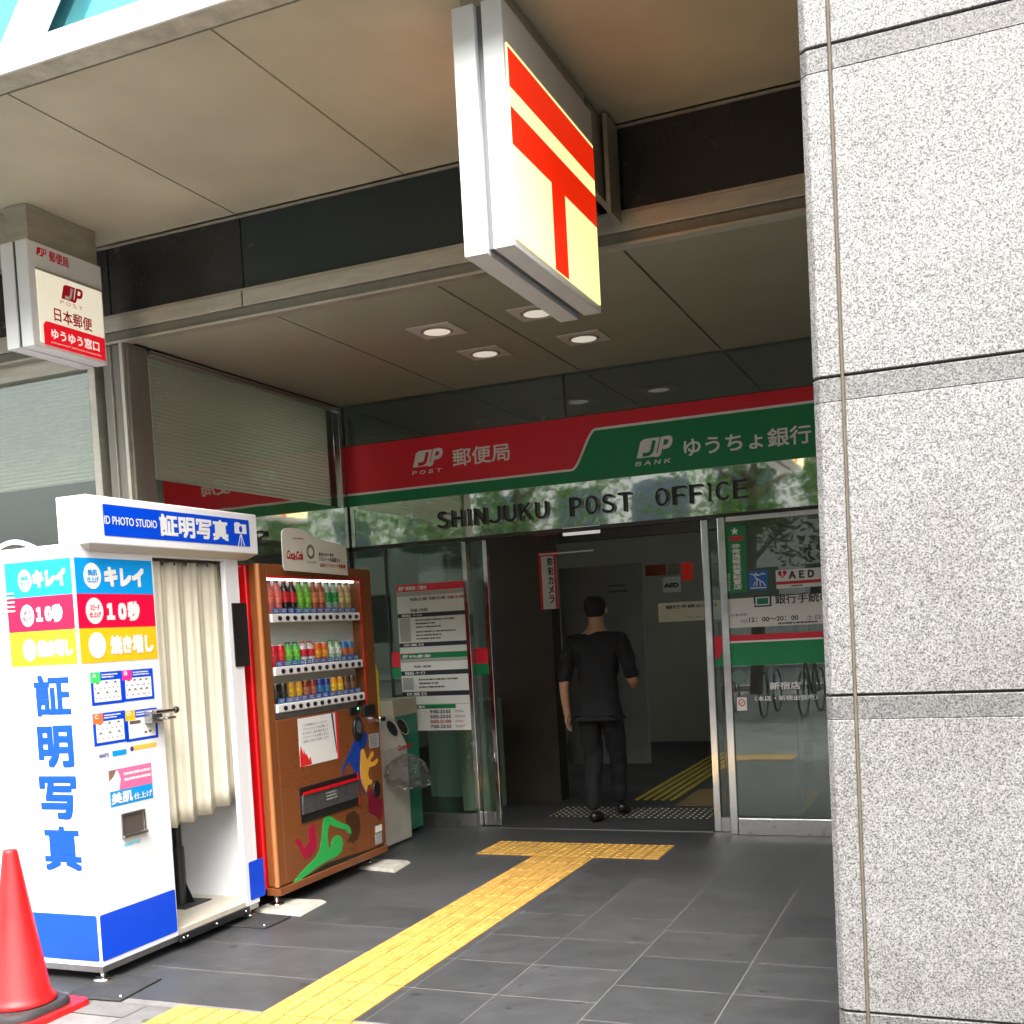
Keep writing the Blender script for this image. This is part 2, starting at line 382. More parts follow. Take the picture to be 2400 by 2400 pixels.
for i in range(-40, 40):
    for j in range(-24, 13):
        o = .15 if i % 2 else 0
        y0, y1 = j*.3+o-.1, j*.3+o+.2
        if y0 < 3.655: cells.append((i*.3+.05, max(-7, y0), i*.3+.35, min(y1, 3.657)))
tiles('pavement', M_pave, cells, -.001)
struct(MB().box(-30, -7.2, -.012, 30, -7, .1).build('kerb', M_conc, origin=(0, 0, 0)))

# tactile paving: bars and dots moulded on pads 4 mm thick
def tactile(name, areas, m):
    mb = MB()
    for kind, x0, y0, nx, ny, dx, dy in areas:
        for i in range(nx):
            for j in range(ny):
                ax, ay = x0+i*dx, y0+j*dy
                mb.box(ax+.0028, ay+.0045, -.002, ax+dx-.0028, ay+dy-.0045, .0045)
                if kind == 'bar':
                    for k in range(2):
                        cx = ax+dx*(.27+.46*k); w = dx*.13
                        mb.add([(cx-w, ay+.012, .0045), (cx+w, ay+.012, .0045), (cx+w, ay+dy-.012, .0045), (cx-w, ay+dy-.012, .0045),
                                (cx-w*.6, ay+.017, .0095), (cx+w*.6, ay+.017, .0095), (cx+w*.6, ay+dy-.017, .0095), (cx-w*.6, ay+dy-.017, .0095)],
                               [(4, 5, 6, 7), (0, 1, 5, 4), (1, 2, 6, 5), (2, 3, 7, 6), (3, 0, 4, 7)])
                else:
                    nn = max(1, round(dx/.052)); mm = max(1, round(dy/.052))
                    for k in range(nn):
                        for q in range(mm):
                            cx, cy = ax+dx*(k+.5)/nn, ay+dy*(q+.5)/mm
                            ra, rb = .0155, .010
                            n = 8; v = [(cx+r*math.cos(t*math.pi/4), cy+r*math.sin(t*math.pi/4), z) for r, z in ((ra, .0045), (rb, .0095)) for t in range(n)]
                            mb.add(v, [(t, (t+1) % n, (t+1) % n+n, t+n) for t in range(n)]+[list(range(n, 2*n))], 0, True)
    return struct(mb.build(name, m, origin=(0, 0, 0)))
tactile('tactile_paving', [
    ('dot', -3.11, 3.26, 13, 2, .105, .213), ('dot', -2.7, 3.69, 4, 2, .105, .218), ('bar', -2.7, 4.127, 4, 12, .105, .218),
    ('dot', -2.7, 6.745, 4, 2, .105, .215), ('dot', -3.12, 6.745, 4, 2, .105, .215), ('dot', -2.28, 6.745, 4, 2, .105, .215)], M_tact)
M_tactin = mat('tactile_dim_yellow', (.5, .42, .05), .5)
mb = MB()
for k in range(5):
    x = -2.66+k*.075
    mb.box(x, 9.0, 0, x+.032, 12.2, .008)
struct(mb.build('indoor_tactile_bars', M_tactin, origin=(0, 0, 0)))
mb = MB()
for i in range(26):
    for j in range(6):
        mb.lathe((-3.12+i*.05, 8.2+j*.08, 0), [(.012, 0), (.007, .006)], 8)
struct(mb.build('indoor_tactile_dots', mat('tactile_stud', (.45, .43, .33), .4, .4), origin=(0, 0, 0)))
struct(MB().box(-2.25, 8.75, .0005, -1.2, 9.6, .004).build('indoor_floor_patch', mat('ochre_mat', (.2, .15, .06), .7), origin=(0, 0, 0)))

# ------------------------------------------------------------------ the building
B = thing('post_office_building', (-2.5, 7.7, 0), 'post office front with a deep recessed entrance under a beige panelled overhang', 'building')
ZU, ZL = 3.87, 3.30
# overhang soffit: panels with open joints
jx = [-11.03, -9.98, -8.93, -7.88, -6.83, -5.78, -4.73, -3.68, -2.63, -1.58, -.53, .52, 1.57, 2.62]
mb = MB()
for i in range(len(jx)-1):
    mb.box(jx[i]+.005, 3.69, ZU, jx[i+1]-.005, 5.275, ZU+.02)
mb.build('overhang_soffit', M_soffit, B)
MB().box(-11, 3.55, ZU+.022, 2.6, 5.3, ZU+.05).build('soffit_joint_backing', M_joint, B)
MB().box(-11, 3.56, ZU-.004, 2.6, 3.672, ZU+.02).build('soffit_edge_strip', M_dirtyedge, B)
MB().box(-11, 3.545, ZU-.008, 2.6, 3.558, ZU+.095).build('fascia', M_edge, B, bevel=.003)
# upper facade: white frame members with teal glass behind
MB().box(-11, 3.56, ZU+.05, 2.6, 3.66, ZU+.094).build('fascia_ledge', M_edge, B)
mb = MB(); pf = Plane(1, 3.545)
for k in range(-5, 3):
    x = -3.448+k*3.2
    mb = MB(); mb.slab(pf, [(x-.2, ZU+.02), (x-.05, ZU+.02), (x+1.42, ZU+1.9), (x+1.29, ZU+1.9)], -.09, -.014); mb.build('truss_member', M_edge, B)
MB().box(-11, 3.55, ZU+1.85, 2.6, 3.62, ZU+2.05).build('upper_fascia', M_edge, B)
M_tealglass = mat('teal_window', (.09, .36, .42), .12, .8, bump=.1, bs=2)
MB().box(-11, 3.665, ZU+.052, 2.6, 3.70, ZU+1.9).build('upper_window', M_tealglass, B)
MB().box(-11, 3.75, ZU+2.05, 2.6, 3.9, 14).build('upper_wall', mat('upper_wall', (.42, .42, .4), .6, var=.1, vs=1), B)
# beam over the recess mouth
YB = 5.30
sp = [(-11, -7.83, M_spandrel), (-7.82, -5.73, M_spandrel_g), (-5.72, -4.62, M_spandrel), (-4.61, -3.675, M_spandrel), (-3.668, -1.70, M_spandrel_g), (-1.48, .55, M_spandrel)]
for a, b, m in sp: MB().box(a, YB, 3.455, b, YB+.04, ZU-.006).build('spandrel_panel', m, B)
MB().box(-11, YB+.045, ZL+.02, 2.6, YB+.3, ZU).build('beam_core', M_joint, B)
MB().box(-11, 3.8, 4.05, 2.6, 14, 4.25).build('light_blocking_slab', M_conc, B)  # unseen slab added to stop sky light leaking in above the beam
mb = MB()
for a, b in ((-11, -3.673), (-3.667, 2.6)):
    mb.box(a, YB-.03, 3.365, b, YB+.03, 3.45)
mb.build('beam_trim', M_trim, B, bevel=.004)
MB().box(-11, YB-.022, 3.451, 2.6, YB-.002, 3.464).build('beam_upper_bead', M_trim, B)
MB().box(-11, YB-.012, 3.312, 2.6, YB+.04, 3.363).build('beam_lower_trim', M_column, B)
MB().box(-11, YB-.03, ZL-.004, 2.6, YB+.04, 3.31).build('beam_bead', M_trim, B)
MB().box(-11, YB-.012, ZU-.016, 2.6, YB-.002, ZU-.003).build('soffit_bead', M_trim, B)
# recess ceiling
jl = [-4.5, -3.5, -2.505, -1.5, -.5, .5]
mb = MB()
for i in range(len(jl)-1): mb.box(jl[i]+.006, YB+.045, ZL, jl[i+1]-.006, 7.66, ZL+.015)
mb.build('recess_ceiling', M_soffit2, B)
MB().box(-4.6, YB+.31, ZL+.018, .6, 7.7, ZL+.05).build('ceiling_joint_backing', M_joint, B)
# corner column and the window left of it
def yx(u): return u
mb = MB(); mb.box(-4.70, YB-.01, 0, -4.51, YB+.17, ZL); mb.build('corner_column', M_column, B, bevel=.008)
mb = MB(); mb.box(-4.635, YB-.022, 0, -4.628, YB-.01, ZL); mb.box(-4.555, YB-.03, 0, -4.53, YB-.01, ZL); mb.build('column_bead', M_trim, B, bevel=.003)
mb = MB(); mb.box(-4.81, YB-.02, 0, -4.755, YB+.1, ZL); mb.build('window_mullion', M_trim, B, bevel=.004)
w = MB().box(-11, YB+.06, .3, -4.72, YB+.07, ZL).build('front_window', M_glassd, B)
mb = MB()
z = 2.55
while z < 3.22: mb.add([(-11, YB+.126, z), (-4.84, YB+.126, z), (-4.84, YB+.113, z+.0105), (-11, YB+.113, z+.0105), (-4.84, YB+.12, z+.0252), (-11, YB+.12, z+.0252)], [(0, 1, 2, 3), (3, 2, 4, 5)]); z += .0245
mb.build('blind', M_blind, w)
mb = MB(); mb.box(-11, YB+.02, 3.2, -4.72, YB+.12, ZL); mb.build('frame', M_trim, w); MB().box(-11, YB+.02, 0, -4.72, YB+.12, .3).build('sill', M_trim, w)
# side glass wall of the recess
XS = -4.5
w = MB().box(XS-.012, YB+.18, .12, XS, 7.66, 3.29).build('side_window', M_glassd, B)
mb = MB(); z = 2.52
while z < 3.25: mb.add([(XS-.037, YB+.172, z), (XS-.037, 7.5, z), (XS-.024, 7.5, z+.0105), (XS-.024, YB+.172, z+.0105), (XS-.03, 7.5, z+.0252), (XS-.03, YB+.172, z+.0252)], [(0, 1, 2, 3), (3, 2, 4, 5)]); z += .0245
mb.build('blind', M_blind, w)
mb = MB()
for q in (3.255, 3.275): mb.box(XS-.03, YB+.18, q, XS+.012, 7.66, q+.009)
mb.build('frame', M_trim, w); MB().box(XS-.04, YB+.18, 0, XS+.02, 7.66, .12).build('sill', M_trim, w)
MB().box(XS+.002, YB+.2, 2.205, XS+.012, 7.62, 2.51).build('mirror_transom', M_mirror, B)
mb = MB(); mb.box(XS-.05, 7.63, 0, XS+.006, 7.72, ZL); mb.build('corner_post', M_chrome, B, bevel=.004)
# entrance screen
YE = 7.70; PE = Plane(1, YE)
e = MB(); e.box(-4.48, YE, 2.99, .4, YE+.012, ZL); es = e.build('upper_glazing', M_glassr, B)
mb = MB(); mb.box(-4.48, YE-.01, 2.985, .4, YE+.03, 2.995); mb.build('frame', M_trimd, es); mb = MB(); mb.box(-2.66, YE-.004, 2.995, -2.652, YE+.016, ZL); mb.build('mullion', M_trimd, es)
MB().box(-4.48, YE+.002, 2.205, .4, YE+.02, 2.53).build('mirror_transom', M_mirror, B)
MB().box(-4.48, YE-.012, 2.175, .4, YE+.06, 2.2).build('door_header', M_trimd, B, bevel=.002)
g = MB().box(-4.47, YE, .1, -3.53, YE+.012, 2.172).build('entrance_window', M_glassr, B)
mb = MB(); mb.box(-4.47, YE-.02, 0, -3.53, YE+.04, .1); mb.build('sill', M_brushed, g, bevel=.003)
mb = MB(); mb.box(-4.20, YE-.008, .1, -4.185, YE+.02, 2.172); mb.build('mullion', M_trimd, g)
mb = MB(); mb.box(-3.525, YE-.03, 0, -3.49, YE+.05, 2.172); mb.build('chrome_post', M_chrome, B, bevel=.004)
d = MB().box(-3.485, YE+.05, .115, -3.385, YE+.06, 2.172).build('open_door_leaf', M_glass, B)
mb = MB(); mb.box(-3.38, YE+.03, 0.01, -3.345, YE+.075, 2.172); mb.build('stile', M_chrome, d, bevel=.003)
mb = MB(); mb.box(-3.485, YE+.03, .008, -3.385, YE+.075, .11); mb.build('rail', M_brushed, d, bevel=.003)
mb = MB(); mb.box(-1.705, YE-.02, .004, -1.655, YE+.04, 2.172); mb.build('chrome_post', M_chrome, B, bevel=.004)
mb = MB(); mb.box(-1.655, YE-.01, .004, -1.58, YE+.03, .1); mb.build('post_rail', M_brushed, B)
g = MB().box(-1.655, YE+.005, .1, -1.58, YE+.015, 2.172).build('narrow_glazing', M_glass, B)
YR = 7.62; PR = Plane(1, YR)
g = MB().box(-1.52, YR, .12, .4, YR+.012, 2.172).build('fixed_glazing', M_glassr, B)
mb = MB(); mb.box(-1.575, YR-.02, .002, -1.522, YR+.04, 2.172); mb.build('chrome_post', M_chrome, B, bevel=.004)
mb = MB(); mb.box(-1.52, YR-.025, .0, .4, YR+.045, .115); mb.build('rail', M_brushed, g, bevel=.004)
mb = MB(); mb.box(-1.52, YR-.01, 2.14, .4, YR+.03, 2.172); mb.build('top_rail', M_brushed, g, bevel=.003)
mb = MB(); mb.box(-3.34, YE-.03, -.002, -1.71, YE+.03, .004); mb.build('threshold', M_brushed, B)
# walls of the room inside and the recess's right side
M_in = mat('lobby_wall', (.32, .34, .29), .6, var=.12, vs=1.5)
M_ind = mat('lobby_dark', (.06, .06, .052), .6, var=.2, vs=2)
mb = MB(); mb.box(-6.9, 13.4, 0, 2.2, 13.6, 3.4); mb.box(-6.9, 7.9, 0, -6.75, 13.4, 3.4); mb.box(1.9, 7.9, 0, 2.1, 13.4, 3.4); mb.build('lobby_wall', M_in, B)
MB().box(-6.9, 7.78, 3.35, 2.1, 13.4, 3.45).build('lobby_ceiling', mat('lobby_ceiling', (.22, .22, .19), .7), B)
mb = MB(); mb.box(-3.5, 9.6, 2.25, -.2, 9.72, 2.6); mb.box(-3.6, 8.6, 2.5, -.2, 8.72, 2.95); mb.build('lobby_beam', mat('lobby_beam', (.2, .2, .17), .6, var=.15, vs=2), B)
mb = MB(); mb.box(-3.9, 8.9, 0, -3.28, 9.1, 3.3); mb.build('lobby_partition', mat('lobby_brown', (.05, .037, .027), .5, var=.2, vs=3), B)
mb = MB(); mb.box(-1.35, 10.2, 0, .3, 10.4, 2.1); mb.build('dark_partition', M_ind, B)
mb = MB(); mb.box(-.1, 4.4, 0, .1, 7.61, 3.9); mb.build('recess_side_wall', M_granite, B)
mb = MB(); mb.box(-11, 5.45, 0, -6.9, 5.6, 3.3); mb.box(-6.95, 5.6, 0, -6.9, 7.9, 3.3); mb.build('office_wall', M_ind, B)
MB().box(-11, 5.6, 2.0, -10.9, 7, 2.1)

# granite pier at the right
mb = MB(); YP = 3.55; c = .02
zj = [-.02, .250, 1.238, 2.205, 3.18, 4.15, 5.2]
def pier_block(x0, x1, z0, z1, mi, ch=False, o=0):
    g = .004
    if ch:
        poly = [(x0+.03, YP), (x1-g*.4, YP), (x1-g*.4, YP+.03), (x0, YP+.14), (x0, YP+.03)]
        poly = [(x0+c, YP), (x1-.0055, YP), (x1-.0055, YP+.3), (x0, YP+.3), (x0, YP+c)]
        v = [(x, y, z) for z in (z0+g, z1-g) for x, y in poly]; n = 5
        mb.add(v, [list(range(n-1, -1, -1)), list(range(n, 2*n))]+[(i, (i+1) % n, (i+1) % n+n, i+n) for i in range(n)], mi)
    else: mb.box(x0+.0055, YP+o, z0+g, x1-.0055, YP+.3, z1-g, mi)
xg = -.337
for i in range(len(zj)-1):
    z0, z1 = zj[i], zj[i+1]
    hb = .075
    for x0, x1, ch in ((-.425, xg, True), (xg, .9, False), (.9, 2.2, False)):
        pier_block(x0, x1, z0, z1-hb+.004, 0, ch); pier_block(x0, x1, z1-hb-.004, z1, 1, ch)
for xm in (xg, .9): mb.box(xm-.0052, YP+.004, 0, xm+.0052, YP+.02, 5.2, 2)
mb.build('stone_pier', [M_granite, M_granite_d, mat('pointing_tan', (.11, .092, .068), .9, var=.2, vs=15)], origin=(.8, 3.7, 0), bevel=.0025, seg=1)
pier = bpy.data.objects['stone_pier']; tag(pier, 'tall speckled grey granite pier at the right of the entrance', 'stone pier')
mb = MB(); mb.box(-.405, YP+.012, -.02, 2.19, YP+.28, 5.2); mb.box(-.42, YP+.302, 0, 2.2, 4.4, 5.2); mb.build('mortar_core', [mat('mortar', (.07, .055, .045), .9, var=.2, vs=20)], pier)

# ------------------------------------------------------------------ facade signs
Z3 = zoom(780, 850, 1200/1932)
ps = Plane(1, YE-.012)
fb = lambda x, y: ps.px(*Z3(x, y))
bn = thing('banner_sign', (-2.2, YE, 2.52), 'long red and green sign band with white wave line across the entrance', 'sign')
a0, a1 = -4.49, .35; b0, b1 = 2.523, 2.986
zl, zr = fb(50, 495)[1], fb(1810, 150)[1]
wv = [fb(*p) for p in ((905, 405), (925, 392), (936, 372), (946, 330), (957, 290), (968, 266), (985, 252))]
lo, hi = fb(905, 405)[1], fb(985, 252)[1]
curve = []
pa, pb = fb(903, 405)[0], fb(990, 250)[0]
for k in range(17):
    t = k/16; s = t*t*(3-2*t); curve.append((pa+(pb-pa)*t, lo+(hi-lo)*(s*.85+t*.15)))
edge = [(a0, lo)]+curve+[(a1, hi)]
MB().slab(ps, [(a0, b1), *edge, (a1, b1)], -.011, .0).build('red_panel', M_red, bn)
MB().slab(ps, [(a0, b0), *edge[::1], (a1, b0)], -.011, -.0008).build('green_panel', M_green, bn)
MB().stroke(ps, edge, .017, .0015).build('wave_stripe', M_white, bn)
lg = MB(); jp_logo(lg, ps, *fb(303, 396), *fb(415, 322), .0015); lg.build('logo', [M_white, M_red], bn)
lg = MB(); jp_logo(lg, ps, *fb(1147, 362), *fb(1282, 275), .0015); lg.build('logo', [M_white, M_green], bn)
mb = MB()
for s_, ll_, ur_, bd_, sh_ in (('ＰＯＳＴ', fb(300, 424), fb(412, 398), .001, .15), ('ＢＡＮＫ', fb(1142, 391), fb(1275, 361), .001, .15),
        ('郵便局', fb(455, 392), fb(665, 302), .0022, 0), ('ゆうちょ銀行', fb(1327, 355), fb(1803, 232), .0022, 0)):
    put_text(MB(), ps, s_, ll_, ur_, .0015, bold=bd_, shear=sh_).build('lettering', M_white, bn)
pl = Plane(1, YE-.03); fl = lambda x, y: pl.px(*Z3(x, y))
RL = thing('raised_lettering', (-2.5, YE-.03, 2.25), 'dark raised capitals reading SHINJUKU POST OFFICE on the mirror band above the door', 'lettering')
def raised(word, ll, ur, n):
    mb = MB()
    w = (ur[0]-ll[0]); cw = w/n
    wd = {'I': .34}
    ws = [wd.get(ch, 1) for ch in word]; tot = sum(ws); gap = .34
    unit = w/(tot+gap*(n-1)); a = ll[0]
    for ch, q in zip(word, ws):
        f = chr(ord(ch)+0xFEE0); vs, fs = glyphs(f)
        x0, x1 = (a, a+unit*q) if ch != 'I' else (a+unit*.1, a+unit*.24)
        sh = [(.0022*math.cos(k*math.pi/3), .0022*math.sin(k*math.pi/3)) for k in range(6)]
        for i, (da, db) in enumerate(sh):
            mb.add([pl.P(x0+u*(x1-x0)+da, ll[1]+v*(ur[1]-ll[1])+db, i*.0002) for u, v in vs], fs)
        # side walls of each letter: boundary edges pulled back to the transom
        cnt = {}
        for f_ in fs:
            for i in range(len(f_)):
                e_ = tuple(sorted((f_[i], f_[i-1]))); cnt[e_] = cnt.get(e_, 0)+1
        for (i, j), k in cnt.items():
            if k == 1:
                P = [pl.P(x0+vs[t][0]*(x1-x0), ll[1]+vs[t][1]*(ur[1]-ll[1]), o) for t, o in ((i, 0), (j, 0), (j, -.03), (i, -.03))]
                mb.add(P, [(0, 1, 2, 3)])
        a += unit*(q+gap)
    mb.build('word', M_letter, RL)
raised('SHINJUKU', fl(395, 626), fl(806, 522), 8)
raised('POST', fl(895, 580), fl(1122, 487), 4)
raised('OFFICE', fl(1219, 543), fl(1560, 440), 6)

# big projecting post sign
XT = -1.50; pt = Plane(0, XT)
ty = lambda x, y: pt.px(950+x*1000/1932, y*1000/1932)
T = thing('projecting_sign', (-1.6, 4.45, 2.92), 'big lit double box sign with the red postal mark hanging from the overhang', 'sign')
y0, y1, z0, z1 = 3.895, 4.945, 2.905, 3.80
M_case = mat('sign_case_white', (.74, .75, .74), .4, var=.05, vs=4)
MB().box(XT-.088, y0, z0, XT-.006, y1, z1).build('housing', M_case, T, bevel=.004)
MB().box(XT-.205, y0-.005, z0-.012, XT-.115, y1, z1).build('rear_housing', M_case, T, bevel=.004)
MB().box(XT-.115, y0+.025, z0+.01, XT-.088, y1, z1).build('core_rail', mat('rail_grey', (.2, .22, .22), .4, .5), T)
MB().box(XT-.19, y0+.05, z1, XT-.02, y1-.05, ZU-.005).build('neck', M_trim, T)
M_lit = mat('lit_panel_ivory', (.78, .72, .52), .35, emit=.27, ecol=(1, .77, .3))
M_litr = mat('lit_panel_red', S(236, 40, 16), .35, emit=.14, ecol=S(255, 44, 10))
fz0, fz1 = z0+.03, ty(460, 208)[1]+.014
fp = MB().box(XT-.006, y0+.02, fz0, XT, y1-.02, fz1).build('face_panel', M_lit, T)
ya, yb = y0+.022, y1-.022
t0 = ty(460, 200)[1]; zz = [ty(*p)[1] for p in ((460, 208), (462, 378), (468, 470), (480, 645))]
stem0, stem1 = ty(665, 900)[0], ty(722, 900)[0]
mb = MB(); mb.rect(pt, ya, zz[1], yb, zz[0], .0002, .0016); mb.rect(pt, ya, zz[3], yb, zz[2], .0002, .0016)
mb.rect(pt, stem0, fz0, stem1, zz[3]-.0002, .0002, .0016); mb.build('postal_mark', M_litr, fp)
pt2 = Plane(0, XT-.21)
fp2 = MB().box(XT-.211, y0+.02, fz0, XT-.205, y1-.02, fz1).build('rear_panel', M_lit, T)
mb = MB(); mb.rect(pt2, ya, zz[1], yb, zz[0], -.0026, -.0012); mb.rect(pt2, ya, zz[3], yb, zz[2], -.0026, -.0012)
mb.rect(pt2, stem0, fz0, stem1, zz[3]-.0002, -.0026, -.0012); mb.build('postal_mark', M_litr, fp2)
mb = MB()
for q in range(3): mb.box(XT-.2+q*.075, y1+.002, 3.47, XT-.17+q*.075, YB-.006, ZU-.02)
mb.box(XT+.0, y1+.15, 3.40, XT+.02, YB-.032, ZU-.02)
mb.build('bracket', M_trim, T)

# small projecting sign at the left
XL = -4.48; plg = Plane(0, XL)
Lz = zoom(0, 480, 800/1932); fy = lambda x, y: plg.px(*Lz(x, y))
T = thing('counter_sign', (-4.57, 4.8, 3.1), 'smaller white box sign with red emblem and red label plate hanging at the left', 'sign')
y0, y1, z0, z1 = 4.545, 5.09, 3.12, 3.675
MB().box(XL-.085, y0, z0, XL-.004, y1, z1).build('housing', M_case, T, bevel=.006)
MB().box(XL-.19, y0, z0, XL-.105, y1, z1).build('rear_housing', M_case, T, bevel=.006)
MB().box(XL-.105, y0+.01, z0+.01, XL-.085, y1, z1).build('core_rail', M_trimd, T)
MB().box(XL-.17, y0+.03, z1, XL-.02, y1-.01, ZU-.004).build('neck', M_trim, T)
fz = fy(205, 365)[1]; fpn = MB().box(XL-.004, y0+.05, z0+.028, XL+.002, y1-.018, fz).build('face_panel', mat('lit_panel_white', (.66, .64, .56), .4, emit=.11, ecol=(1, .92, .7)), T)
MB().box(XL-.002, y0+.045, fz+.003, XL+.004, y1-.012, fz+.011).build('bead', M_trim, T)
la, lb = fy(238, 765); ra, rb = fy(600, 880)
zt = fy(250, 655)[1]; zb = fy(240, 785)[1]
aa = y0+.072; bb = y1-.02
MB().slab(plg, [(aa, zb), (bb, zb), (bb, zt), (aa+.03, zt), (aa+.012, zt-.006), (aa, zt-.025)], .0015, .004).build('label_plate', mat('lit_red_plate', S(214, 20, 40), .4, emit=.09, ecol=S(255, 20, 40)), fpn)
mb = MB(); jp_logo(mb, plg, *fy(345, 530), *fy(465, 487), .0035); mb.build('logo', [mat('sign_red_ink', S(214, 20, 46), .45), M_paper], fpn)
mb = MB()
put_text(mb, plg, '日本郵便', fy(307, 655), fy(515, 648), .0035, bold=.0012)
mb.build('lettering', MATS['sign_red_ink'], fpn); mb = MB()
put_text(mb, plg, 'ＰＯＳＴ', fy(340, 560), fy(465, 580), .0035)
mb.build('lettering', MATS['sign_red_ink'], fpn)
mb = MB(); jp_logo(mb, plg, *fy(207, 280), *fy(265, 255), -.0035)
mb.build('small_logo', [MATS['sign_red_ink'], M_case], T)
mb = MB(); put_text(mb, plg, '郵便局', fy(283, 318), fy(388, 300), -.0035, bold=.001); mb.build('lettering', MATS['sign_red_ink'], T)
mb = MB()
put_text(mb, plg, 'ゆうゆう窓口', fy(290, 755), fy(555, 778), .0055, bold=.0015)
put_text(mb, plg, 'JAPAN POST SERVICE COUNTER', fy(285, 783), fy(570, 853), .0055)
mb.build('plate_lettering', mat('plate_white', (.75, .74, .66), .5, emit=.12), fpn)

# recessed downlights
M_lamp = mat('downlight_glow', (.8, .78, .7), .4, emit=.1, ecol=(1, .93, .8))
for i, ((x, y), l) in enumerate(zip([(-2.885, 6.11), (-2.235, 6.09), (-2.86, 6.77), (-2.19, 6.79)],
        ['square white ceiling downlight, the leftmost and largest of the four', 'square white ceiling downlight partly hidden behind the hanging postal sign',
         'square white ceiling downlight nearest the red banner, left one', 'square white ceiling downlight below the right corner of the postal sign'])):
    t = thing('downlight', (x, y, ZL), l, 'ceiling light', 'downlights in the recess ceiling')
    MB().box(x-.14, y-.14, ZL-.008, x+.14, y+.14, ZL-.0005).build('frame', mat('downlight_white', (.6, .58, .52), .5), t, bevel=.003)
    MB().lathe((x, y, ZL-.0135), [(.088, 0), (.1, .005)], 28).build('trim_ring', mat('downlight_ring', (.3, .28, .24), .4), t)
    MB().lathe((x, y, ZL-.0165), [(.07, 0), (.08, .0025)], 28).build('lens', M_lamp, t)

# ------------------------------------------------------------------ ID photo booth
XB = -3.66; pb = Plane(0, XB); Yb0, Yb1 = 3.845, 5.055; pl_ = Plane(1, Yb0)
A = zoom(0, 1100, 800/1932); Bz = zoom(0, 1700, 800/1932); T3 = zoom(0, 1250, 420/1932)
fa = lambda x, y: pb.px(*A(x, y)); fbz = lambda x, y: pb.px(*Bz(x, y)); ft = lambda x, y: pb.px(*T3(x, y))
la_ = lambda x, y: pl_.px(*A(x, y)); lb_ = lambda x, y: pl_.px(*Bz(x, y)); lt = lambda x, y: pl_.px(*T3(x, y))
BT = thing('photo_booth', (-4.1, 4.45, 0), 'white ID photo booth with blue skirt panels and a cream curtain', 'photo booth')
XBB = -4.46; zb, ztp = .075, 1.985
yo0 = fa(925, 1350)[0]; yo0 = fbz(985, 930)[0]+.012; yo1 = fbz(1398, 1000)[0]
zo = fa(870, 497)[1]
mb = MB()
mb.box(XBB, Yb0, zb, XB, Yb0+.02, ztp)                                   # street side wall
mb.box(XBB, Yb0+.02, zb, XBB+.03, Yb1, ztp)                              # back
mb.box(XBB+.03, Yb1-.02, zb, XB, Yb1, ztp)                               # far wall
mb.box(XBB+.03, Yb0+.02, ztp-.03, XB, Yb1-.02, ztp)                      # roof
mb.box(XB-.03, Yb0+.02, zb, XB, yo0, ztp-.03)                            # front panel
mb.box(XB-.03, yo1, zb, XB, Yb1-.02, ztp-.03)                            # jamb
mb.box(XB-.03, yo0, zo, XB, yo1, ztp-.03)                                # lintel
mb.box(XBB+.03, yo0-.02, zb+.03, XB-.03, yo0-.005, ztp-.03)              # inner partition
mb.build('cabinet', M_booth, BT, bevel=.003)
MB().box(XBB+.03, yo0, zb, XB-.004, Yb1-.02, zb+.028).build('cabin_floor', M_vin, BT)
mb = MB(); mb.box(XBB+.02, Yb0+.006, .047, XB-.006, Yb1-.01, .0745); mb.build('base_skirt', M_brushed, BT)
MB().box(XB-.006, yo0, .040, XB+.012, yo1+.01, .078).build('door_sill', M_black, BT, bevel=.004)
mb = MB()
for y in (yo0+.02, yo0+.05, (yo0+yo1)/2, yo1-.03): mb.ball((XB+.013, y, .06), .007, 8)
mb.build('sill_bolt', M_chrome, BT)
for i, (x, y) in enumerate([(XB-.03, Yb0+.03), (XB-.05, Yb1-.04), (XBB+.05, Yb0+.03), (XBB+.05, Yb1-.04)]):
    mb = MB(); mb.lathe((x, y, .011), [(.045, 0), (.045, .006), (.025, .012), (.011, .014), (.011, .04)], 18); mb.build('foot', M_chrome, BT)
# coloured bands, the same three on the front and the street side
yf0, yf1 = ft(822, 650)[0], ft(1652, 655)[0]
zz = [ft(815, 258)[1], ft(830, 649)[1], ft(850, 1027)[1], ft(875, 1405)[1]]
xl0, xl1 = lt(160, 690)[0], lt(785, 650)[0]
for k, (m, nm) in enumerate(((M_cyan, 'cyan_band'), (M_crim, 'crimson_band'), (M_yel, 'yellow_band'))):
    MB().rect(pb, yf0, zz[k+1], yf1, zz[k], .0002, .0015).build(nm, m, BT)
    MB().rect(pl_, xl0-.05, zz[k+1], xl1, zz[k], .0002, .0015).build(nm, m, BT)
def oval(mb, pl, c, e, off): mb.disc(pl, c[0], c[1], abs(e[0]-c[0]), abs(e[0]-c[0])*.95, off)
mb = MB()
H = zz[0]-zz[1]
for k, (c0, s, lx0, lx1) in enumerate((((990, 465), 'キレイ', 1115, 1545), ((1015, 835), '１０秒', 1140, 1500), ((1045, 1215), '焼き増し', 1180, 1650))):
    c = ft(*c0); r = H*.37; mb.disc(pb, c[0], (zz[k]+zz[k+1])/2, r*.92, r, .003)
    ya_, yb_ = ft(lx0, c0[1])[0], ft(lx1, c0[1])[0]; zc = (zz[k]+zz[k+1])/2
    h = H*.26
    put_text(mb, pb, s, (ya_+.008, zc-h), (yb_-.006, zc+h*.9), .003, bold=.0065 if k != 2 else .005)
    mb.build('band_lettering', M_paper, BT); mb = MB()
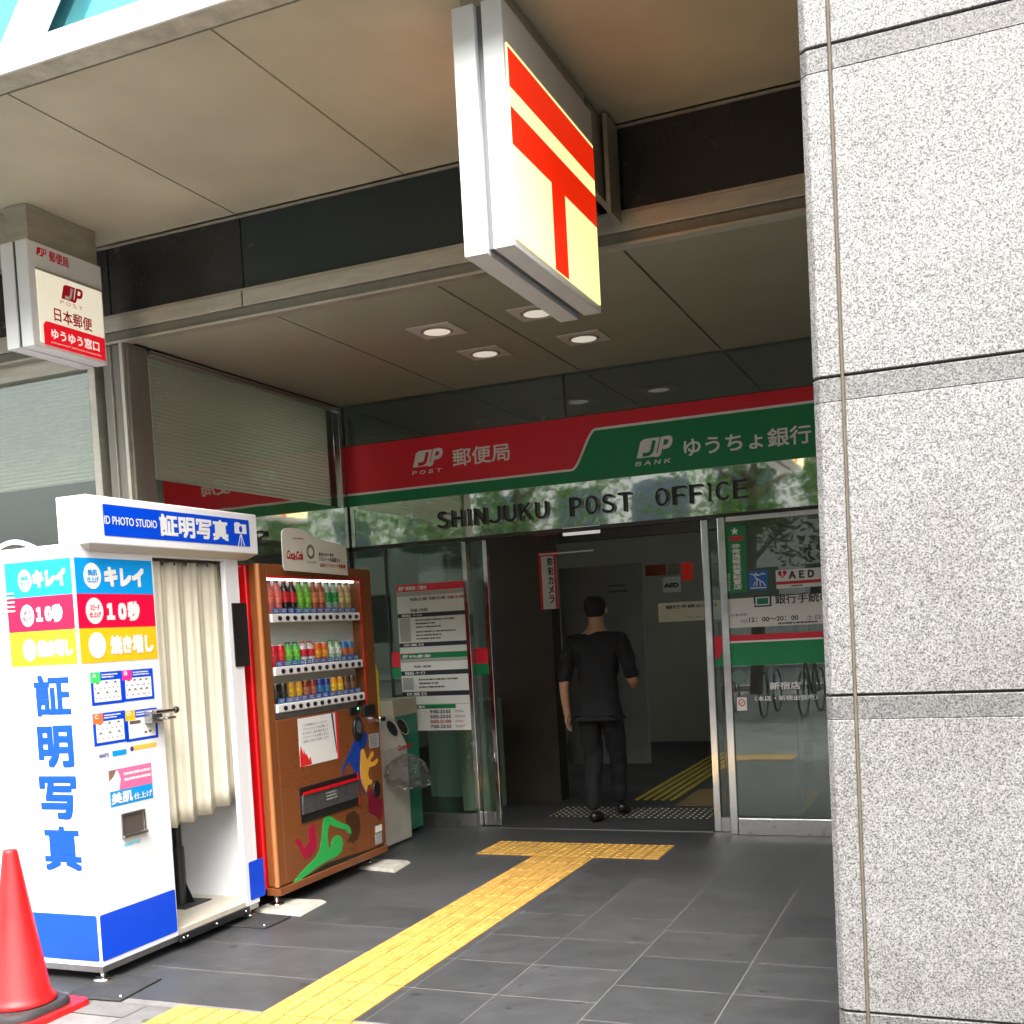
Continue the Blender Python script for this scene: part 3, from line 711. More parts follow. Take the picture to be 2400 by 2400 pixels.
for k, (c0, s, lx0, lx1) in enumerate((((272, 520), 'キレイ', 360, 715), ((300, 885), '１０秒', 395, 680), ((325, 1260), '焼き増し', 410, 790))):
    c = lt(*c0); r = H*.31; zc = (zz[k]+zz[k+1])/2; mb.disc(pl_, c[0], zc-.005, r*.8, r, .003)
    put_text(mb, pl_, s, (lt(lx0, c0[1])[0]+.005, zc-H*.22), (lt(lx1, c0[1])[0]-.004, zc+H*.2), .003, bold=.005 if k != 2 else .004)
    mb.build('band_lettering', M_paper, BT); mb = MB()
mb = MB()
def two(pl, c, zc, r, s1, s2, m_, mi, off=.0045):
    put_text(m_, pl, s1, (c-r*.5, zc+r*.05), (c+r*.5, zc+r*.5), off, bold=.0008, mi=mi); put_text(m_, pl, s2, (c-r*.62, zc-r*.5), (c+r*.62, zc-r*.08), off, bold=.0008, mi=mi)
for k, ((x, y), s1) in enumerate((((990, 465), '美肌'), ((1015, 835), 'スピード'))):
    two(pb, ft(x, y)[0], (zz[k]+zz[k+1])/2, H*.36, s1, '仕上げ', mb, k)
for k, ((x, y), s1) in enumerate((((272, 520), '美肌'), ((300, 885), 'スピード'))):
    two(pl_, lt(x, y)[0], (zz[k]+zz[k+1])/2-.005, H*.27, s1, '仕上げ', mb, k)
mb.build('badge_lettering', [M_cyan, M_crim], BT)
# big vertical lettering on the street side
mb = MB()
for ch, ll, ur in (('証', la_(203, 1402), la_(392, 1158)), ('明', la_(225, 1690), la_(408, 1448)), ('写', lb_(237, 530), lb_(430, 288)), ('真', lb_(260, 820), lb_(452, 572))):
    ca, cb = (ll[0]+ur[0])/2, (ll[1]+ur[1])/2; w, h = (ur[0]-ll[0])/2-.009, (ur[1]-ll[1])/2-.008
    w = max(w, .035); put_text(mb, pl_, ch, (ca-w, cb-h), (ca+w, cb+h), .001, bold=.009 if ch != '真' and ch != '証' else .0072)
mb.build('side_lettering', M_blue, BT)
# blue skirt panels
def rrect(mb, pl, a0, b0, a1, b1, r, o0, o1):
    pts = []
    for cx, cy, t0 in ((a1-r, b1-r, 0), (a0+r, b1-r, 90), (a0+r, b0+r, 180), (a1-r, b0+r, 270)):
        for k in range(4): t = R(t0+k*30); pts.append((cx+r*math.cos(t), cy+r*math.sin(t)))
    return mb.slab(pl, pts, o0, o1)
zs0, zs1 = fbz(580, 1340)[1], fbz(566, 1078)[1]
mb = MB(); rrect(mb, pb, fbz(572, 1200)[0], zs0, fbz(1000, 1100)[0], zs1, .01, .0002, .002); mb.build('skirt_panel', M_blue, BT)
mb = MB(); rrect(mb, pb, fbz(1410, 850)[0], zs0, fbz(1498, 900)[0], zs1, .01, .0002, .002); mb.build('skirt_panel', M_blue, BT)
mb = MB(); rrect(mb, pl_, XBB+.012, zs0, lb_(556, 1200)[0], zs1, .01, .0002, .002); mb.build('skirt_panel', M_blue, BT)
# louvres on the street side
mb = MB()
for q in range(5): mb.box(XBB+.01, Yb0-.006, 1.78-q*.02, -4.02, Yb0, 1.787-q*.02)
mb.build('louvre', M_booth, BT); mb = MB()
for q in range(6): mb.box(-4.05, Yb0-.006, .98-q*.018, -3.97, Yb0, .986-q*.018)
mb.build('louvre', M_booth, BT)
# header sign
XH = -3.605; ph = Plane(0, XH); fh = lambda x, y: ph.px(*A(x, y))
yh0, yh1, zh0, zh1 = 3.80, 5.175, 1.982, 2.2
hd = MB().box(XH-.175, yh0+.09, zh0, XH, yh1, zh1).build('header_box', M_booth, BT, bevel=.006)
MB().add([(XH-.17, yh0+.1, zh0), (XH-.006, yh0+.1, zh0), (XH-.006, yh1-.01, zh0), (XH-.17, yh1-.01, zh0), (XB-.1, yh0+.15, zh0-.03), (XB+.004, yh0+.15, zh0-.03), (XB+.004, yh1-.05, zh0-.03), (XB-.1, yh1-.05, zh0-.03)],
         [(0, 1, 5, 4), (1, 2, 6, 5), (2, 3, 7, 6), (3, 0, 4, 7), (4, 5, 6, 7)]).build('header_underside', mat('booth_beige', (.6, .56, .47), .5), BT)
h0, h1 = fh(578, 192), fh(1415, 436)
za, zc_ = fh(580, 195)[1], fh(592, 374)[1]
hp = MB(); rrect(hp, ph, h0[0], zc_, h1[0], za, .006, .0002, .0018); hp = hp.build('header_panel', M_blue, hd)
M_hl = mat('header_letter', (.78, .8, .8), .4)
mb = MB()
zm = (za+zc_)/2; hh = (za-zc_)
put_text(mb, ph, 'ID PHOTO STUDIO', (fh(588, 290)[0], zm-hh*.13), (fh(884, 300)[0], zm+hh*.13), .0028, bold=.0006)
put_text(mb, ph, '証明写真', (fh(903, 300)[0], zm-hh*.34), (fh(1285, 340)[0], zm+hh*.36), .0028, bold=.0045)
ya_, yb_ = fh(1325, 330)[0], fh(1392, 340)[0]; yc = (ya_+yb_)/2; zc = zm+hh*.12
mb.slab(ph, [(ya_, zc-hh*.16), (yb_, zc-hh*.16), (yb_, zc+hh*.2), (yc, zc+hh*.2), (yc-.01, zc+hh*.26), (ya_+.012, zc+hh*.26), (ya_, zc+hh*.2)], .002, .0028)
for q in (-.028, 0, .028): mb.stroke(ph, [(yc+q*.15, zc-hh*.19), (yc+q, zm-hh*.5)], .006, .0028)
mb.build('header_lettering', M_hl, hp)
mb = MB(); mb.disc(ph, yc, zc+.001, hh*.1, hh*.12, .0035); mb.build('lens_mark', M_blue, hp)
MB().lathe((XH-.06, yh0+.18, zh0-.022), [(.01, 0), (.022, .006), (.025, .02)], 14).build('green_lamp', mat('green_dome', S(0, 130, 80), .25, emit=.05), BT)
mb = MB(); mb.path([(-4.28+.30*k/12, Yb0+.12, ztp+.002+.045*math.sin(math.pi*k/12)) for k in range(13)], .011, 8); mb.build('cable', M_booth, BT)
# curtain
mb = MB(); n = 90; zt_, zbm = zo-.012, fbz(1010, 585)[1]
yc0, yc1 = yo0+.004, yo1+.07
rows = 14; V = []
for j in range(rows+1):
    t = j/rows
    for i in range(n+1):
        s = i/n
        ph_ = 2*math.pi*(s*4.6+.12*math.sin(5*s))
        dep = .026+.016*math.sin(ph_)*(.55+.45*t)+.003*math.sin(3.1*ph_+t*2)
        drop = zbm+.05*s*s+.006*math.sin(ph_*1.0)+.012*(s > .3)*(s-.3)
        V.append((XB-.035-dep, yc0+(yc1-yc0)*(s+.004*math.sin(ph_*2)*t), zt_+(drop-zt_)*t))
mb.add(V, [(j*(n+1)+i, (j+1)*(n+1)+i, (j+1)*(n+1)+i+1, j*(n+1)+i+1) for j in range(rows) for i in range(n)], 0, True)
o = mb.build('curtain', M_cream, BT); sl = o.modifiers.new('thick', 'SOLIDIFY'); sl.thickness = .003
MB().tube((XB-.06, yo0, zo-.006), (XB-.06, yo1, zo-.006), .008).build('curtain_rod', M_trimd, BT)
mb = MB()
for k in range(6): MB().box(XB-.068, yo0+.04+k*.09, zo-.03, XB-.052, yo0+.052+k*.09, zo-.008).build('curtain_hook', M_chrome, BT)
# stool post
zs_ = zb+.028; sp_ = at(*Bz(1028, 1015), 2, zs_); ysn = sp_.y; xsn = sp_.x
mb = MB(); mb.box(xsn-.14, ysn-.09, zs_, xsn+.1, ysn+.13, zs_+.006); mb.build('stool_plate', M_rubber, BT)
mb = MB(); mb.tube((xsn, ysn, zs_+.004), (xsn, ysn, .42), .034); mb.tube((xsn, ysn, .42), (xsn, ysn, .8), .024)
for q in range(3):
    t = R(20+q*120); mb.add([(xsn+.03*math.cos(t), ysn+.03*math.sin(t), zs_+.01), (xsn+.075*math.cos(t), ysn+.075*math.sin(t), zs_+.01), (xsn+.03*math.cos(t), ysn+.03*math.sin(t), zs_+.13)], [(0, 1, 2), (2, 1, 0)])
mb.lathe((xsn, ysn, .78), [(.15, 0), (.17, .02), (.17, .05), (.14, .065)], 24)
mb.build('stool', M_black, BT)
# black plate on the jamb
mb = MB(); rrect(mb, pb, fa(1318, 900)[0], fa(1340, 1118)[1], fa(1398, 900)[0], fa(1318, 757)[1], .006, .0002, .006); mb.build('mirror_plate', M_black, BT)
# sample posters
pk = ((522, 1345, 688, 1133, M_lgreen, 3, 'A'), (700, 1322, 862, 1120, M_mag, 4, 'B'), (535, 1575, 708, 1358, M_ora, 3, 'C'), (718, 1550, 884, 1342, M_yel, 0, 'D'))
for (xa, yab, xb_, yat, m, n, s) in pk:
    (ya_, z0_), (yb_, z1_) = fa(xa, yab-5), fa(xb_, yat+5)
    w, h = yb_-ya_, z1_-z0_
    P_ = MB().rect(pb, ya_, z0_, yb_, z1_, .0002, .0012).build('sample_poster', M_blue, BT)
    mb = MB(); mb.rect(pb, ya_+w*.08, z0_+h*.09, yb_-w*.08, z0_+h*.74, .0013, .002); put_text(mb, pb, s, (ya_+w*.06, z1_-h*.16), (ya_+w*.16, z1_-h*.04), .0032, bold=.001)
    bars(mb, pb, ya_+w*.34, z1_-h*.2, yb_-w*.12, z1_-h*.05, 2, .0022, fill=.55, seed=n); mb.build('sheet', M_paper, P_)
    MB().rect(pb, ya_, z0_+h*.68, ya_+w*.3, z1_, .0021, .0026).build('corner_tab', m, P_)
    mb = MB()
    if n:
        for r_ in range(2):
            for q in range(n):
                yc = ya_+w*(.2+.56*q/(n-1)); zc = z0_+h*(.62-.3*r_); u = w*.05
                mb.slab(pb, [(yc-u, zc-u*.3), (yc-u*.7, zc+u*.8), (yc, zc+u*1.3), (yc+u*.7, zc+u*.8), (yc+u, zc-u*.3), (yc+u*.5, zc+u*.4), (yc-u*.5, zc+u*.4)], .0021, .0024)
                for k in (-1, 1): mb.face(pb, [(yc+k*u*1.5-u*.5, zc-h*.13), (yc+k*u*1.5+u*.5, zc-h*.13), (yc+k*u*1.2, zc-h*.08)], .0023)
    else:
        mb.rect(pb, ya_+w*.12, z0_+h*.55, ya_+w*.46, z0_+h*.66, .0021, .0023); mb.rect(pb, ya_+w*.56, z0_+h*.2, ya_+w*.64, z0_+h*.27, .0021, .0023); mb.rect(pb, ya_+w*.7, z0_+h*.22, ya_+w*.78, z0_+h*.29, .0021, .0023)
    mb.build('portrait_print', mat('print_brown', (.1, .08, .07), .6), P_)
mb = MB(); put_text(mb, pb, '800円', fa(562, 1636), fa(612, 1604), .001, bold=.0006); mb.build('price_lettering', mat('price_blue', (.1, .12, .35), .5), BT)
MB().rect(pb, *fa(637, 1626), *fa(714, 1582), .0002, .0012).build('cyan_tag', M_cyan, BT)
MB().rect(pb, fa(755, 1590)[0], fa(755, 1590)[1], fa(884, 1560)[0], fa(755, 1565)[1], .0002, .0012).build('orange_tag', mat('tag_orange', S(250, 190, 70), .4), BT)
mb = MB(); mb.disc(pb, *fa(746, 1582), .012, .012, .0012); mb.build('round_tag', mat('tag_purple', S(70, 50, 150), .4), BT)
(ya_, z0_), (yb_, z1_) = fa(628, 1915), fa(853, 1660)
zm_ = z0_+(z1_-z0_)*.42
P_ = MB().rect(pb, ya_, zm_, yb_, z1_, .0002, .0012).build('beauty_poster', M_pink, BT)
MB().rect(pb, ya_, z0_, yb_, zm_-.0005, .0002, .0012).build('cyan_panel', M_cyan, P_)
mb = MB(); put_text(mb, pb, '美肌', (ya_+.008, z0_+.012), (ya_+(yb_-ya_)*.5, zm_-.01), .0022, bold=.0022); put_text(mb, pb, '仕上げ', (ya_+(yb_-ya_)*.54, z0_+.012), (yb_-.008, zm_-.03), .0022, bold=.001)
bars(mb, pb, ya_+(yb_-ya_)*.34, zm_+.03, yb_-.006, z1_-.015, 2, .0022, fill=.5, seed=3, ragged=.05)
mb.slab(pb, [(ya_, zm_), (ya_+.06, zm_), (ya_+.075, zm_+.05), (ya_+.06, zm_+.09), (ya_, zm_+.1)], .0013, .0018); mb.build('poster_lettering', M_paper, P_)
MB().slab(pb, [(ya_, z1_-.001), (ya_+.05, z1_-.001), (ya_+.03, z1_-.03), (ya_, z1_-.05)], .0013, .002).build('hair_print', mat('print_hair', (.25, .13, .09), .6), P_)
# delivery slot
(ya_, z0_), (yb_, z1_) = fbz(690, 640), fbz(815, 470)
sl_ = MB()
sl_.rect(pb, ya_, z1_-.012, yb_, z1_, .0, .008); sl_.rect(pb, ya_, z0_, yb_, z0_+.012, 0, .02); sl_.rect(pb, ya_, z0_+.012, ya_+.012, z1_-.012, 0, .008); sl_.rect(pb, yb_-.012, z0_+.012, yb_, z1_-.012, 0, .008)
sl_ = sl_.build('delivery_slot', M_brushed, BT, bevel=.002)
MB().rect(pb, ya_+.012, z0_+.012, yb_-.012, z1_-.012, .0003, .002).build('flap', mat('slot_taupe', (.2, .17, .15), .35, .6), sl_)
mb = MB(); bars(mb, pb, ya_+.012, z0_-.05, yb_-.03, z0_-.02, 1, .0006, fill=.6, seed=8); mb.build('slot_print', mat('print_paleblue', S(120, 210, 230), .5), BT)
# steel holder with a bar and black knob
(ya_, z0_), (yb_, z1_) = fa(808, 1452), fa(925, 1350)
mb = MB(); mb.rect(pb, ya_+.01, z0_+.01, ya_+.09, z1_, .0, .05); mb.rect(pb, ya_+.09, z0_+.02, ya_+.16, z1_-.04, .004, .075)
hb_ = mb.build('steel_holder', M_brushed, BT, bevel=.006)
MB().tube((XB+.055, ya_+.03, z1_-.012), (XB+.055, ya_+.17, z1_-.012), .010).build('bar', M_chrome, hb_)
MB().ball((XB+.055, ya_+.18, z1_-.012), .017).build('knob', M_black, hb_)
# levelling pads under the booth
for p, l in (([( -3.4, 3.66), (-3.70, 3.64), (-3.74, 3.95), (-3.43, 3.96)], 'black rubber levelling pad under the front foot of the photo booth'),
             ([(-3.455, 4.80), (-3.72, 4.80), (-3.74, 5.04), (-3.45, 5.04)], 'black rubber levelling pad under the far foot of the photo booth')):
    mb = MB(); v = [(x, y, z) for z in (.0, .010) for x, y in p]; mb.add(v, [(0, 1, 2, 3), (7, 6, 5, 4), (0, 4, 5, 1), (1, 5, 6, 2), (2, 6, 7, 3), (3, 7, 4, 0)])
    o = tag(mb.build('levelling_pad', M_rubber, bevel=.004), l, 'pad', 'black pads under the photo booth')
    MB().ball((p[0][0]-.025, p[0][1]+.03, .011), .009, 8).build('screw', M_chrome, o)

# ------------------------------------------------------------------ vending machine
XV = -3.62; pv = Plane(0, XV)
Vc = zoom(550, 1200, 600/1932); Vd = zoom(550, 1600, 600/1932); Ve = zoom(600, 1400, 280/1690)
vc = lambda x, y: pv.px(*Vc(x, y)); vd = lambda x, y: pv.px(*Vd(x, y)); ve = lambda x, y: pv.px(*Ve(x, y))
VM = thing('vending_machine', (-4.0, 5.8, 0), 'brown orange drinks vending machine with lit display and swimmer graphics', 'vending machine')
yv0, yv1, zv0, zv1 = 5.165, 6.43, .125, 1.935
XVB = -4.36
MB().box(XVB, yv0, zv0-.02, XV-.075, yv1-.005, zv1).build('cabinet', M_vred, VM, bevel=.012, seg=3)
wy0, wy1 = vc(240, 450)[0], vc(962, 900)[0]; wz0, wz1 = 1.055, 1.86
mb = MB()
xf, xb = XV, XV-.07
mb.box(xb, yv0+.02, zv0, xf, wy0, zv1); mb.box(xb, wy1, zv0, xf, yv1, zv1)
mb.box(xb, wy0, zv0, xf, wy1, wz0); mb.box(xb, wy0, wz1, xf, wy1, zv1)
mb.build('door', M_orange, VM, bevel=.004)
MB().tube((XV-.012, yv0+.022, zv0), (XV-.012, yv0+.022, zv1), .016).build('door_edge', mat('machine_edge', (.5, .2, .07), .28, .2, coat=.3), VM)
MB().box(XV-.08, yv0+.012, .075, XV+.012, yv1, .118).build('kick_rail', M_orange, VM, bevel=.004)
mb = MB(); mb.box(XV-.074, wy0, wz0, XV-.068, wy1, wz1); mb.build('display_back', mat('display_lit', (.66, .68, .64), .5), VM)
mb = MB(); mb.rect(pv, wy1-.004, wz0, wy1+.012, wz1+.01, .0002, .004); mb.rect(pv, wy0, wz1-.004, wy1-.0045, wz1+.008, .0002, .004); mb.build('display_frame', M_vred, VM, bevel=.002)
MB().box(XV-.004, wy0, wz0, XV-.001, wy1, wz1).build('display_glass', M_glassv, VM)
M_tube = mat('display_tube', (.8, .8, .78), .4, emit=.9, ecol=(1, 1, .96))
MB().tube((XV-.03, wy0+.03, wz1-.006), (XV-.03, wy1-.03, wz1-.006), .009).build('display_lamp', M_tube, VM)
rows_z = (1.635, 1.334, 1.124); yb0, yb1 = 5.348, 6.2
M_btn = mat('button_black', (.015, .014, .015), .3); M_bl = mat('price_strip_blue', S(58, 96, 150), .4)
for k, z in enumerate(rows_z):
    sh = MB().box(XV-.066, wy0+.01, z-.03, XV+.01, wy1-.03, z+.02).build('shelf', mat('shelf_white', (.7, .7, .7), .4), VM, bevel=.006)
    for i in range(12):
        y = yb0+(yb1-yb0)*i/11
        mb = MB(); pvb = Plane(0, XV+.0102); mb.face(pvb, [(y+.019*math.cos(t*math.pi/9), z-.006+.0125*math.sin(t*math.pi/9)) for t in range(18)], .003)
        mb.add([pvb.P(y+r*math.cos(t*math.pi/9), z-.006+r*.66*math.sin(t*math.pi/9), o) for r, o in ((.021, .0002), (.019, .003)) for t in range(18)], [(t, (t+1) % 18, (t+1) % 18+18, t+18) for t in range(18)])
        mb.build('button', M_btn, sh)
    mb = MB()
    for i in range(12):
        y = yb0+(yb1-yb0)*i/11-.03; mb.rect(pv, y-.024, z+.022, y+.036, z+.052, .0006, .004)
    mb.build('price_strip', M_bl, sh)
    mb = MB()
    for i in range(12):
        y = yb0+(yb1-yb0)*i/11-.024; bars(mb, pv, y-.018, z+.027, y+.028, z+.047, 2, .0046, fill=.35, seed=i+k*20)
    mb.build('price_print', M_paper, sh)
# drinks in the display
def bottle(kind, x, y, z, h, body, label, cap, txt, grp):
    t = thing({'b': 'drink_bottle', 'c': 'drink_can'}[kind], (x, y, z), txt, {'b': 'bottle', 'c': 'can'}[kind], grp)
    r = .029 if kind == 'b' else .027
    if kind == 'b':
        MB().lathe((x, y, z), [(r*.9, 0), (r, .006), (r, h*.28), (r*.94, h*.31), (r, h*.34), (r, h*.68), (r*.8, h*.78), (r*.42, h*.88), (r*.4, h*.93)], 16).build('body', body, t)
        MB().lathe((x, y, z+h*.93), [(r*.46, 0), (r*.46, h*.07)], 14).build('cap', cap, t)
        MB().lathe((x, y, z+h*.34), [(r+.0008, 0), (r+.0008, h*.32)], 16).build('label', label, t)
    else:
        MB().lathe((x, y, z), [(r*.85, 0), (r, .006), (r, h*.9), (r*.86, h*.97), (r*.86, h)], 16).build('body', body, t)
        MB().lathe((x, y, z+h*.3), [(r+.0008, 0), (r+.0008, h*.38)], 16).build('label', label, t)
        MB().lathe((x, y, z+h), [(r*.84, 0), (r*.8, .003)], 14).build('lid', cap, t)
dm = lambda n, c: mat('drink_'+n, S(*c), .3, coat=.2, var=.75 if 'label' in n else .1, vs=75)
Wt, Rd = dm('white', (225, 225, 215)), dm('red', (205, 20, 35))
kinds = [
 [('b', 'pink juice bottle', (196, 90, 90), (240, 120, 100), (90, 50, 90)), ('b', 'dark cola bottle with red label', (36, 14, 12), (214, 40, 48), (200, 20, 30)), ('b', 'lime green tea bottle', (100, 160, 50), (130, 200, 60), (60, 120, 40)),
  ('b', 'orange brown tea bottle', (150, 74, 30), (220, 130, 90), (120, 50, 30)), ('b', 'clear bottle with green label', (150, 170, 150), (50, 150, 70), (40, 130, 60)), ('b', 'tan milk tea bottle', (170, 140, 90), (210, 190, 130), (80, 60, 45))],
 [('c', 'red cola can', (205, 20, 35), (225, 60, 60), (190, 190, 190)), ('b', 'green tea bottle with dark cap', (90, 170, 70), (120, 200, 70), (20, 60, 40)), ('b', 'white bottle with red cap and label', (220, 215, 210), (205, 40, 60), (205, 20, 35)),
  ('c', 'orange fruit drink can', (214, 90, 30), (240, 160, 40), (200, 195, 185)), ('b', 'pale green bottle with white label', (170, 205, 160), (215, 225, 210), (100, 190, 80)), ('c', 'blue and orange sports drink can', (50, 120, 180), (214, 120, 70), (190, 200, 210))],
 [('c', 'black coffee can', (28, 24, 22), (60, 55, 50), (150, 140, 120)), ('c', 'gold coffee can', (196, 140, 30), (220, 170, 50), (200, 180, 120)), ('c', 'maroon coffee can', (140, 40, 30), (180, 110, 80), (190, 150, 90)),
  ('c', 'deep blue coffee can', (40, 50, 140), (70, 130, 180), (190, 200, 210)), ('c', 'amber lemon drink can', (226, 150, 20), (240, 200, 60), (220, 180, 120)), ('c', 'brown cocoa can', (90, 60, 40), (140, 100, 70), (190, 170, 140))]]
for k, (z, h) in enumerate(((1.657, .19), (1.356, .135), (1.146, .125))):
    for q, (kd, nm, c1, c2, c3) in enumerate(kinds[k]):
        hh_ = h if kd == 'b' else h*.88
        for s in range(2):
            y = yb0+(yb1-yb0)*(q*2+s)/11-.028
            bottle(kd, XV-.036, y, z, hh_, dm(nm, c1), dm(nm+' label', c2), dm(nm+' cap', c3),
                   f"{nm}, {'left' if s == 0 else 'right'} one of its pair on the {('top', 'middle', 'lowest')[k]} shelf", f"sample drinks on the {('top', 'middle', 'lowest')[k]} shelf")
# topper card with script and ring emblem
pq = Plane(0, XV+.03); vq = lambda x, y: pq.px(*Vc(x, y))
out = [vq(*p) for p in ((375, 440), (367, 410), (352, 165), (358, 140), (380, 122), (420, 117), (470, 124), (530, 145), (590, 182), (640, 205), (720, 225), (835, 255), (856, 478))]
tp = MB().slab(pq, out, -.004, 0).build('topper_card', mat('card_beige', (.6, .58, .5), .5, var=.03), VM)
mb = MB(); put_text(mb, pq, 'Coca-Cola', vq(393, 352), vq(512, 300), .001, bold=.0016, shear=.3, spacing=.86); mb.stroke(pq, [vq(*p) for p in ((432, 352), (450, 360), (480, 354), (510, 352))], .004, .0012)
mb.build('red_lettering', M_printr, tp); mb = MB(); bars(mb, pq, *vq(435, 200), *vq(550, 202), 1, .001, fill=.9, seed=2)
mb.build('red_print', M_printr, tp); mb = MB()
put_text(mb, pq, '公式オリンピック自販機', vq(642, 415), vq(833, 398), .001, bold=.0006)
mb.build('red_lettering', M_printr, tp)
mb = MB(); c = vq(572, 300); rr_ = abs(vq(572, 352)[1]-c[1])
for i in range(22):
    t = i*2*math.pi/22
    for r_, w in ((.72, .16), (.95, .2)):
        tt = t+(.14 if r_ > .8 else 0); ca, sa = math.cos(tt), math.sin(tt); q = rr_*w*.5
        mb.face(pq, [(c[0]+rr_*r_*ca+q*(u*ca-v*sa), c[1]+rr_*r_*sa+q*(u*sa+v*ca)) for u, v in ((-1, -1), (1, -1), (1, 1), (-1, 1))], .001+.0002*(r_ > .8))
put_text(mb, pq, 'TOKYO 2020', vq(547, 386), vq(612, 376), .001)
put_text(mb, pq, 'あなたの一本が', vq(635, 332), vq(745, 312), .001, bold=.0006); put_text(mb, pq, 'アスリートを応援する', vq(637, 370), vq(792, 350), .001, bold=.0006)
mb.build('black_lettering', M_print, tp)
mb = MB()
for k in range(5): mb.ring(pq, c[0]-.014+.007*k, vq(575, 405)[1]-(.003 if k % 2 else 0), .0024, .0034, .001+.0001*k, 12)
mb.build('ring_mark', M_grey, tp)
# notice, coin gear, hatch
pn = MB(); a_, b_ = vd(497, 640), vd(725, 235); w_, h_ = b_[0]-a_[0], vd(497, 270)[1]-a_[1]; b_ = (b_[0], a_[1]+h_)
pn.rect(pv, a_[0], a_[1], b_[0]+.07, b_[1], .0002, .0015); pn = pn.build('notice', M_paper, VM)
mb = MB()
for q, s in enumerate(('この自販機はオリンピック・', 'パラリンピックを応援して', 'おります。飲み物の売上で', 'アスリートを応援します。', '皆様のご協力をお願いします')):
    zt_ = a_[1]+h_*(.82-q*.085); put_text(mb, pv, s, (a_[0]+w_*.12, zt_), (a_[0]+w_*.88, zt_+h_*.055), .0025)
mb.build('notice_print', M_print, pn)
mb = MB(); rnd = random.Random(4)
mb.rect(pv, b_[0]+.045, a_[1], b_[0]+.07, b_[1], .0016, .002)
pts = [(a_[0], a_[1]), (a_[0]+w_*.33, a_[1]+.004), (a_[0]+w_*.3, a_[1]+h_*.18), (a_[0]+w_*.25, a_[1]+h_*.12), (a_[0]+w_*.2, a_[1]+h_*.26), (a_[0]+w_*.17, a_[1]+h_*.22), (a_[0]+w_*.11, a_[1]+h_*.36), (a_[0]+w_*.1, a_[1]+h_*.25), (a_[0]+w_*.04, a_[1]+h_*.44), (a_[0], a_[1]+h_*.3)]
mb.slab(pv, pts, .0016, .002); mb.build('notice_red', mat('notice_red', S(220, 40, 40), .5), pn)
MB().slab(pv, [(b_[0], b_[1]-.001), (b_[0]+.02, b_[1]-.001), (b_[0]+.044, a_[1]+.06), (b_[0]+.036, a_[1]+.03)], .0016, .002).build('notice_band', mat('notice_navy', (.03, .04, .1), .5), pn)
def rp(p, q): return (*vd(*p), *vd(*q))
mb = MB(); rrect(mb, pv, vd(865, 240)[0], vd(900, 240)[1], vd(930, 200)[0], vd(900, 185)[1], .006, 0, .012); cg = mb.build('coin_slot', M_black, VM, bevel=.002)
MB().disc(pv, *vd(918, 195), .006, .006, .0125).build('indicator', mat('green_led', (.05, .6, .2), .3, emit=2.5, ecol=(.05, 1, .25)), cg)
mb = MB(); rrect(mb, pv, vd(955, 200)[0], vd(990, 250)[1], vd(1040, 180)[0], vd(1000, 165)[1], .008, 0, .022); mb.build('bill_slot', M_black, VM, bevel=.004)
c = vd(918, 345); mb = MB(); mb.slab(pv, [(c[0]+.055*math.cos(t*math.pi/12), c[1]+.075*math.sin(t*math.pi/12)) for t in range(24)], 0, .02); rd = mb.build('card_reader', M_black, VM, bevel=.006)
mb = MB(); mb.disc(pv, c[0], c[1]+.01, .034, .042, .0205); mb.build('reader_pad', mat('reader_grey', (.1, .11, .12), .2), rd)
mb = MB(); mb.rect(pv, vd(1050, 300)[0], vd(1050, 300)[1], vd(1095, 300)[0], vd(1050, 262)[1], .0, .05); mb.build('steel_handle', M_chrome, VM, bevel=.006)
mb = MB(); mb.slab(pv, [(vd(1068, 800)[0]+.045*math.cos(t*math.pi/10), vd(1068, 800)[1]+.055*math.sin(t*math.pi/10)) for t in range(20)], .0, .01); mb.build('change_cup', M_black, VM, bevel=.004)
mb = MB(); mb.rect(pv, vd(1012, 400)[0], vd(1012, 500)[1], vd(1085, 400)[0], vd(1012, 392)[1], .0002, .0015); st = mb.build('instruction_sticker', mat('sticker_grey', (.35, .37, .38), .5), VM)
mb = MB(); bars(mb, pv, vd(1018, 400)[0], vd(1012, 490)[1], vd(1080, 400)[0], vd(1012, 400)[1], 6, .002, fill=.4, seed=5); mb.build('print', M_print, st)
mb = MB(); mb.rect(pv, vd(1062, 1100)[0], vd(1060, 1135)[1], vd(1110, 1100)[0], vd(1060, 1085)[1], .0002, .0015); mb.build('white_sticker', M_paper, VM)
mb = MB(); mb.rect(pv, vd(1060, 1180)[0], vd(1060, 1225)[1], vd(1110, 1180)[0], vd(1060, 1145)[1], .0002, .0015); mb.build('grey_sticker', mat('sticker_grey', (.35, .37, .38), .5), VM)
hy0, hy1 = vd(495, 950)[0], vd(935, 850)[0]; hz0, hz1 = vd(497, 1065)[1], vd(490, 835)[1]
mb = MB(); mb.rect(pv, hy0, hz0, hy1, hz1+.03, .0002, .006); ht = mb.build('dispensing_hatch', M_black, VM, bevel=.002)
mb = MB(); zf0 = hz0+(hz1-hz0)*.28; mb.add([pv.P(hy0+.01, zf0, .012), pv.P(hy1-.02, zf0, .012), pv.P(hy1-.02, hz1-.015, .022), pv.P(hy0+.01, hz1-.015, .022), pv.P(hy0+.01, zf0, .0065), pv.P(hy1-.02, zf0, .0065), pv.P(hy1-.02, hz1-.015, .0065), pv.P(hy0+.01, hz1-.015, .0065)],
    [(0, 1, 2, 3), (0, 4, 5, 1), (1, 5, 6, 2), (2, 6, 7, 3), (3, 7, 4, 0)]); mb.build('flap', mat('flap_grey', (.075, .08, .082), .3, rvar=.1, vs=12), ht)
